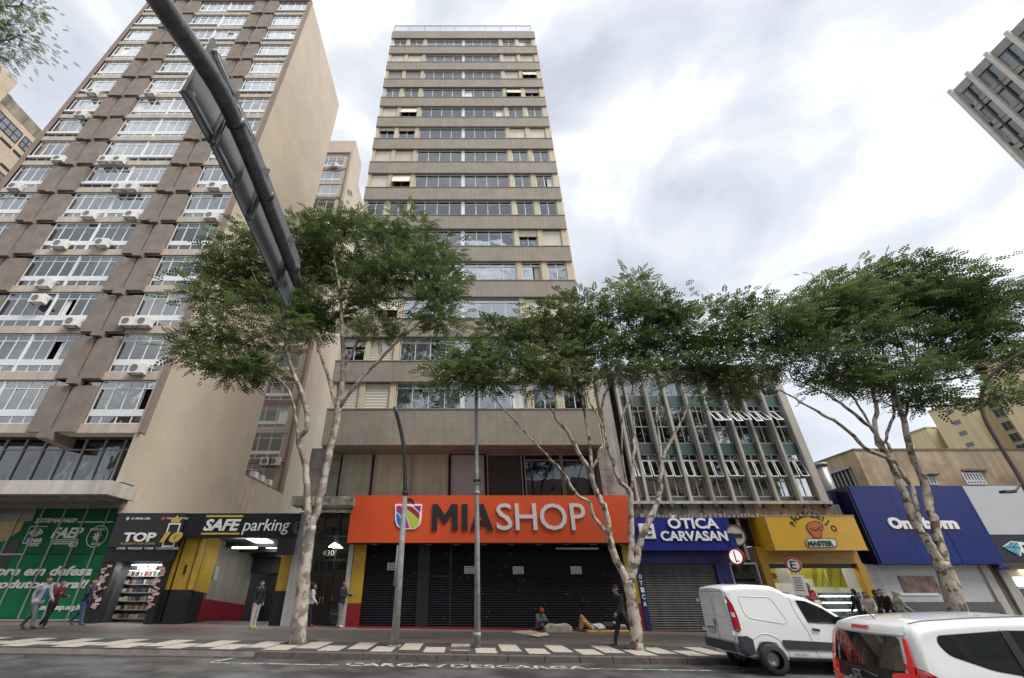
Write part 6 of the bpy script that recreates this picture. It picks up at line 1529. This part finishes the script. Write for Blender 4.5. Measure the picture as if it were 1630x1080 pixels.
def standing(lf=0, lb=0, kf=0, kb=0, lean=0, arm=(0, 0), elbow=(.2, .2), spread=.03, hipz=.93, turn=0, armout=.08):
    """walks towards local -Y; leg/arm angles in degrees forward"""
    J = {}
    J['pelvis'] = Vector((0, 0, hipz)); up = rotx((0, 0, 1), R(lean))
    J['chest'] = J['pelvis']+up*.40; J['neck'] = J['pelvis']+up*.56; J['head'] = J['neck']+rotx((0, -.03, .135), R(lean*.5))
    for i, (s, a, k) in enumerate(((-1, lf, kf), (1, lb, kb))):
        h = Vector((s*.095, 0, hipz-.03)); d = rotx((s*spread, 0, -1), R(-a)); kn = h+d*.43
        d2 = rotx((0, 0, -1), R(-a+k)); an = kn+d2*.42
        J['hip%d' % i], J['knee%d' % i], J['ankle%d' % i] = h, kn, an
        fd = rotx((0, -1, -.12), R((-a+k)*.6)); J['toe%d' % i] = an+fd.normalized()*.17+Vector((0, 0, -.045))
        sh = J['neck']-up*.06+Vector((s*.19, 0, 0)); a2 = arm[i]; e = sh+rotx((s*armout*2, 0, -1), R(-a2))*.28
        w = e+rotx((-s*.05, 0, -1), R(-a2-math.degrees(elbow[i])))*.25
        J['sh%d' % i], J['el%d' % i], J['wr%d' % i] = sh, e, w
    return J
def person(label, loc, rz, J, skin='mid', top=(.05, .05, .06), bottom=(.05, .05, .06), shoe=(.04, .04, .04), hair=(.02, .015, .012), hs='short', scale=1.0, long_sleeve=True, hood=False, stripes=False, cap=None, group=None, lift=None, coat=False, backpack=None, phone=False, inner=None):
    t = thing('person', label, 'person', loc, rz, group); t.scale = (scale,)*3
    sk = {'mid': (.36, .21, .14), 'light': (.48, .31, .23), 'dark': (.16, .09, .06)}[skin]
    sm_ = mat('skin '+skin, sk, .55, .08, 9)
    low = min(J['toe0'].z, J['toe1'].z, J['ankle0'].z-.05, J['ankle1'].z-.05)
    dz = (lift if lift is not None else .03-low)
    J = {k: v+Vector((0, 0, dz)) for k, v in J.items()}
    up = (J['neck']-J['pelvis']).normalized(); lat = (J['sh1']-J['sh0']).normalized(); fwd = up.cross(lat).normalized()
    if fwd.dot(Vector((0, -1, 0))) < 0 and abs(fwd.y) > .3: fwd = -fwd
    H = J['head']; ca = []
    ca += [(J['pelvis']-lat*.07, .095, J['pelvis']+lat*.07, .095), (J['pelvis'], .11, J['chest'], .12), (J['chest']-lat*.08, .10, J['chest']+lat*.08, .10), (J['neck']-up*.05-lat*.11, .06, J['neck']-up*.05+lat*.11, .06), (J['neck']-up*.05, .055, H-up*.06, .052)]
    ca += [(H+up*.035+(-fwd)*.012, .088, H+up*.02+fwd*.02, .082), (H-up*.02+fwd*.025, .068, H-up*.075+fwd*.045, .042), (H+fwd*.098, .012, H-up*.028+fwd*.112, .016), (H-up*.055+fwd*.088, .016, H-up*.06+fwd*.085, .018)]
    for s in (-1, 1): ca += [(H+lat*s*.085-up*.01, .014, H+lat*s*.088+up*.025-fwd*.012, .016)]
    for i in (0, 1):
        ca += [(J['hip%d' % i], .085, J['knee%d' % i], .055), (J['knee%d' % i], .056, J['ankle%d' % i], .037), (J['ankle%d' % i], .038, J['toe%d' % i], .03)]
        ca += [(J['sh%d' % i], .055, J['el%d' % i], .04), (J['el%d' % i], .04, J['wr%d' % i], .027)]
        w = J['wr%d' % i]; d = (w-J['el%d' % i]).normalized(); sd = d.cross(lat); sd = (fwd-d*fwd.dot(d)); sd = sd.normalized() if sd.length > .1 else up
        nrm = d.cross(sd).normalized()
        ca += [(w, .026, w+d*.07, .034), (w+d*.04+sd*.02, .03, w+d*.075+sd*.02, .026)]
        for f, ln in zip((-.030, -.010, .010, .030), (.055, .07, .075, .065)):
            b0_ = w+d*.085+sd*f; m0 = b0_+d*ln*.55+nrm*.006*(1 if i else -1); ca += [(b0_, .0115, m0, .0105), (m0, .0105, m0+d*ln*.4+nrm*.02*(1 if i else -1), .009)]
        ca += [(w+d*.025+sd*.03, .013, w+d*.07+sd*.062, .011), (w+d*.07+sd*.062, .011, w+d*.10+sd*.058, .010)]
    link('body', remesh(ca, .0105, 'body', 1), sm_, t)
    tc = mat('cloth %d %d %d' % tuple(int(c*1000) for c in top), top, .85, .25, 7, .3, 60)
    if stripes: 
        tc = bpy.data.materials.new('striped knit'); tc.use_nodes = True; n_ = tc.node_tree; w_ = n_.nodes.new('ShaderNodeTexWave'); w_.bands_direction = 'Z'; w_.inputs['Scale'].default_value = 5.5; w_.inputs['Distortion'].default_value = .6
        g_ = n_.nodes.new('ShaderNodeNewGeometry'); n_.links.new(g_.outputs['Position'], w_.inputs['Vector']); r_ = n_.nodes.new('ShaderNodeValToRGB'); r_.color_ramp.elements[0].color = (.1, .1, .1, 1); r_.color_ramp.elements[0].position = .2; r_.color_ramp.elements[1].color = (.7, .7, .7, 1); r_.color_ramp.elements[1].position = .35
        n_.links.new(w_.outputs['Fac'], r_.inputs[0]); n_.links.new(r_.outputs[0], n_.nodes['Principled BSDF'].inputs['Base Color'])
    hem = J['pelvis']-up*(.14 if coat else .02)
    tp = [(hem-lat*.075, .125, hem+lat*.075, .125), (J['pelvis'], .135, J['chest'], .15), (J['chest']-lat*.09, .125, J['chest']+lat*.09, .125), (J['neck']-up*.07-lat*.13, .072, J['neck']-up*.07+lat*.13, .072), (J['neck']-up*.06, .075, J['neck']-up*.0, .068)]
    for i in (0, 1):
        tp += [(J['sh%d' % i], .078, J['el%d' % i], .06)]
        if long_sleeve: tp += [(J['el%d' % i], .06, J['wr%d' % i], .046)]
    if hood: tp += [(H-fwd*.02+up*.03, .118, H-fwd*.03-up*.06, .11)]
    link('jacket' if long_sleeve else 'shirt', remesh(tp, .014, 'jacket', 3), tc, t)
    bc = mat('cloth %d %d %d' % tuple(int(c*1000) for c in bottom), bottom, .85, .22, 7, .3, 60)
    bp_ = [(J['pelvis']-lat*.075-up*.02, .112, J['pelvis']+lat*.075-up*.02, .112)]
    for i in (0, 1): bp_ += [(J['hip%d' % i], .105, J['knee%d' % i], .078), (J['knee%d' % i], .077, J['ankle%d' % i]+(J['knee%d' % i]-J['ankle%d' % i]).normalized()*.02, .062)]
    link('trousers', remesh(bp_, .014, 'trousers', 2), bc, t)
    sc = mat('shoe %d %d %d' % tuple(int(c*1000) for c in shoe), shoe, .6, .1, 9)
    for i in (0, 1):
        a, o_ = J['ankle%d' % i], J['toe%d' % i]; dd = (o_-a).normalized()
        link('shoe', remesh([(a-Vector((0, 0, .02))-dd*.03, .045, a+dd*.06, .045), (a+dd*.03-Vector((0, 0, .015)), .042, o_, .036)], .011, 'shoe', 2), sc, t)
    hc = mat('hair %d' % int(hair[0]*1000), hair, .7, .3, 30)
    if not hood:
        if hs == 'long': hh = [(H+up*.055-fwd*.02, .095, H+up*.03-fwd*.04, .09), (H-fwd*.055, .08, H-up*.20-fwd*.05, .06), (H-fwd*.03-lat*.05, .05, H-up*.16-fwd*.03-lat*.06, .035), (H-fwd*.03+lat*.05, .05, H-up*.16-fwd*.03+lat*.06, .035)]
        elif hs == 'bun': hh = [(H+up*.05-fwd*.015, .094, H+up*.03-fwd*.035, .088), (H+up*.02-fwd*.12, .04, H+up*.03-fwd*.13, .04)]
        else: hh = [(H+up*.058-fwd*.012, .09, H+up*.045-fwd*.03, .088), (H-fwd*.04, .075, H-up*.035-fwd*.045, .065)]
        link('hair', remesh(hh, .012, 'hair', 1), hc, t)
    if cap:
        link('cap', remesh([(H+up*.072, .088, H+up*.06-fwd*.02, .092), (H+up*.06+fwd*.06, .03, H+up*.055+fwd*.15, .022), (H+up*.06+fwd*.06-lat*.04, .025, H+up*.055+fwd*.13-lat*.03, .02), (H+up*.06+fwd*.06+lat*.04, .025, H+up*.055+fwd*.13+lat*.03, .02)], .012, 'cap', 1), mat('cap %d' % int(cap[0]*1000), cap, .8, .1), t)
    for s in (-1, 1):
        e = H+lat*s*.033+fwd*.088+up*.012; link('eye', remesh([(e, .009, e+fwd*.001, .009)], .005, 'eye', 0), mat('eye', (.02, .015, .01), .2, 0), t)
    m_ = H-up*.05+fwd*.103; link('mouth', remesh([(m_-lat*.018, .005, m_+lat*.018, .005)], .004, 'mouth', 0), mat('lips', (.25, .09, .08), .5, 0), t)
    if inner: link('undershirt', remesh([(J['chest']+fwd*.07, .085, J['pelvis']+fwd*.08+up*.08, .075)], .014, 'undershirt', 1), mat('inner %d' % int(inner[2]*1000), inner, .8, .2), t)
    if backpack: link('backpack', remesh([(J['chest']-fwd*.17, .12, J['pelvis']-fwd*.17+up*.12, .13)], .016, 'backpack', 2), mat('backpack', backpack, .8, .2), t)
    return t
def at_px(px, py): q = G(px, py); return (q.x, q.y, gz(q.x))
E90 = R(90)
person('man in pale grey jacket over a blue shirt walking past the green shopfront', at_px(42, 1003), R(80), standing(26, -24, 6, 14, 4, (-18, 20), (.5, .5)), 'mid', (.38, .38, .40), (.13, .13, .15), (.02, .02, .03), inner=(.03, .13, .42), scale=1.05)
person('woman in dark red top and black trousers beside the man in pale grey jacket', at_px(68, 1001), R(82), standing(12, -14, 4, 18, 3, (22, 10), (1.5, 1.3)), 'mid', (.13, .015, .03), (.02, .02, .022), (.3, .18, .18), hs='bun', scale=.96)
person('man in navy jacket and blue jeans walking by the phone accessory shop', (P(135, 960, 22.3).x, 22.3, .2), R(84), standing(22, -24, 5, 16, 5, (25, 35), (1.4, 1.6)), 'light', (.02, .028, .06), (.05, .10, .17), (.12, .06, .05), scale=1.03, inner=(.1, .1, .09))
person('man in navy pullover, pale trousers and lime shoes standing before the parking garage', at_px(401, 1001), R(60), standing(3, -3, 2, 2, 4, (-6, -2), (.3, .3)), 'light', (.022, .025, .035), (.50, .46, .43), (.42, .55, .05), scale=1.0)
q = Vector((-11.0, 28.6, 0)); person('person in black standing in the shade inside the parking garage', (-11.2, 27.6, -.22), R(-20), standing(2, -2, 0, 0, 0, (20, 15), (1.2, 1.2)), 'dark', (.015, .015, .018), (.015, .015, .018), scale=.97)
person('woman in white striped jumper half hidden behind the forked trunk by the dark entrance', at_px(489, 999), R(100), standing(8, -8, 2, 6, 2, (10, 8), (.6, .5)), 'mid', (.6, .6, .6), (.018, .018, .02), stripes=True, hs='long', scale=.95)
person('man in black jacket, grey trousers and white shoes standing at the dark entrance door', at_px(539, 1000), R(75), standing(5, -6, 2, 5, 0, (12, 18), (1.2, 1.3)), 'mid', (.018, .019, .024), (.20, .20, .21), (.65, .65, .65), scale=1.02)
person('man in dark clothes walking left behind the pale trunk beside the orange shop', at_px(997, 1029), R(-80), standing(24, -26, 4, 20, 4, (-10, 15), (.3, .4)), 'mid', (.014, .015, .02), (.012, .013, .02), (.05, .05, .05), cap=(.01, .01, .012), scale=1.02)
# seated and lying people by the shutter
def seated():
    J = standing(); J['pelvis'] = Vector((0, 0, .14)); J['chest'] = Vector((0, -.08, .48)); J['neck'] = Vector((0, -.14, .62)); J['head'] = Vector((0, -.22, .72))
    for i, s in ((0, -1), (1, 1)):
        J['hip%d' % i] = Vector((s*.1, -.02, .13)); J['knee%d' % i] = Vector((s*.16, -.38, .34 if i else .22)); J['ankle%d' % i] = Vector((s*.08, -.55, .07)); J['toe%d' % i] = Vector((s*.09, -.71, .04))
        J['sh%d' % i] = Vector((s*.19, -.12, .57)); J['el%d' % i] = Vector((s*.25, -.26, .36)); J['wr%d' % i] = Vector((s*.12, -.42, .36 if i else .42))
    return J
def lying(knee=.0):
    J = standing(); J['pelvis'] = Vector((0, 0, .14)); J['chest'] = Vector((-.40, 0, .15)); J['neck'] = Vector((-.56, 0, .16)); J['head'] = Vector((-.70, -.02, .17))
    for i, s in ((0, -1), (1, 1)):
        J['hip%d' % i] = Vector((.03, s*.095, .13)); J['knee%d' % i] = Vector((.36 if knee else .45, s*.11-.05, .12+knee*(1 if i == 0 else .6))); J['ankle%d' % i] = Vector((.5 if knee else .87, s*.12-.08, .07)); J['toe%d' % i] = Vector((.62 if knee else .92, s*.12-.12, .09 if knee else .2))
        J['sh%d' % i] = Vector((-.48, s*.19, .15)); J['el%d' % i] = Vector((-.24, s*.27, .12)); J['wr%d' % i] = Vector((-.05, s*.16, .22))
    return J
a = at_px(857, 1004); person('person in dark vest and grey sleeves sitting on cardboard against the black shutter', (a[0], 22.95, a[2]+.02), R(35), seated(), 'dark', (.1, .1, .11), (.06, .065, .06), cap=(.35, .04, .02), lift=0)
a = at_px(930, 1004); person('person in tan trousers and white shirt lying with raised knees beside the black shutter', (a[0]+.15, 22.75, a[2]+.03), R(180), lying(.42), 'mid', (.5, .52, .53), (.36, .22, .09), lift=0, long_sleeve=False)
a = at_px(960, 1003); person('person in dark top and grey trousers lying asleep on the yellow foam mattress', (a[0]+.2, 22.95, a[2]+.09), 0, lying(0), 'light', (.02, .02, .022), (.30, .30, .30), lift=0)
M_card = mat('cardboard', (.40, .31, .22), .9, .2, 4)
def flat(name, lab, cat, pts, m, z0=.0, th=.02):
    b = MB(); q = [G(*p) for p in pts]; i = len(q)
    b.v = [(p.x, p.y, gz(p.x)+z0) for p in q]+[(p.x, p.y, gz(p.x)+z0+th) for p in q]
    b.f = [tuple(range(i)), tuple(range(2*i-1, i-1, -1))]+[(k, (k+1) % i, i+(k+1) % i, i+k) for k in range(i)]; b.sm = [False]*len(b.f)
    return tag(b.build(name, m, None), lab, cat)
flat('cardboard_sheet', 'flattened tan cardboard sheet on the pavement left of the seated person', 'cardboard', [(812, 1007), (845, 1004), (862, 1009), (830, 1010)], M_card)
flat('cardboard_sheet', 'pale folded cardboard sheet at the feet of the seated person', 'cardboard', [(840, 1013), (870, 1009), (874, 1013), (856, 1016)], mat('pale cardboard', (.5, .43, .34), .9, .15), .03)
b = MB(); q = G(894, 1010); zz = gz(q.x)
b.prism([(-.55, 0), (.55, 0), (.57, .22), (.4, .34), (0, .30), (-.35, .33), (-.56, .2)], -.25, .3); o = b.build('bedding_bundle', mat('cream blanket', (.40, .35, .28), .95, .35, 6, .8, 20), None, bevel=.05); o.location = (q.x, 22.2, zz); tag(o, 'bundle of cream patterned bedding between the seated and the lying people', 'blanket')
b = MB(); q = G(965, 1007); b.box(-.95, 1.0, -.3, .35, 0, .09); o = b.build('foam_mattress', mat('yellow foam', (.50, .33, .10), .9, .15, 5), None, bevel=.03); o.location = (q.x+.05, 22.75, gz(q.x)); tag(o, 'thin yellow foam mattress under the sleeper by the shutter', 'mattress')
# snack bar people
def pp(px, Y): return (P(px, 950, Y).x, Y)
x, y = pp(1288, 24.25); person('snack bar attendant in red shirt and black hair behind the counter', (x, y, -.12), R(10), standing(2, -2, 0, 0, 6, (25, 20), (1.2, 1.2)), 'mid', (.32, .01, .02), (.05, .05, .05), hs='long', long_sleeve=False, scale=1.08)
x, y = pp(1363, 22.2); person('person in black jacket standing at the right end of the snack counter', (x, y, gz(x)), R(190), standing(4, -4, 2, 2, 2, (10, 10), (.5, .5)), 'mid', (.015, .016, .03), (.02, .02, .03), hs='short', scale=.99)
x, y = pp(1378, 21.6); person('dark haired woman in cream jumper beside the yellow pillar', (x, y, gz(x)), R(-50), standing(4, -4, 2, 2, 3, (15, 10), (.9, .8)), 'mid', (.52, .48, .40), (.05, .05, .08), hs='long', scale=.93)
x, y = pp(1407, 21.8); person('man in black jacket with brown hair turning towards the snack bar', (x, y, gz(x)), R(-75), standing(8, -4, 2, 6, 8, (15, 5), (.8, .6)), 'light', (.014, .014, .018), (.03, .03, .04), scale=1.0, hair=(.05, .03, .015))
x, y = pp(1391, 23.0); person('man in dark cap and brown jacket behind the man in the black jacket', (x, y, gz(x)), R(60), standing(4, -4, 2, 2, 6, (10, 10), (.6, .6)), 'dark', (.05, .02, .02), (.03, .03, .03), cap=(.01, .01, .01), scale=.98)
x, y = pp(1424, 21.5); person('person in cream hooded top by the dark tiled shop base', (x, y, gz(x)), R(80), standing(4, -4, 2, 2, 6, (10, 10), (.7, .6)), 'mid', (.44, .42, .34), (.1, .1, .1), hood=True, scale=.97, coat=True)
x, y = pp(1578, 22.3); person('person in brown patterned clothes crouching against the pier left of the jewellery shop', (x, y, gz(x)), R(-30), seated(), 'mid', (.20, .12, .08), (.16, .12, .09), lift=0, scale=1.15)
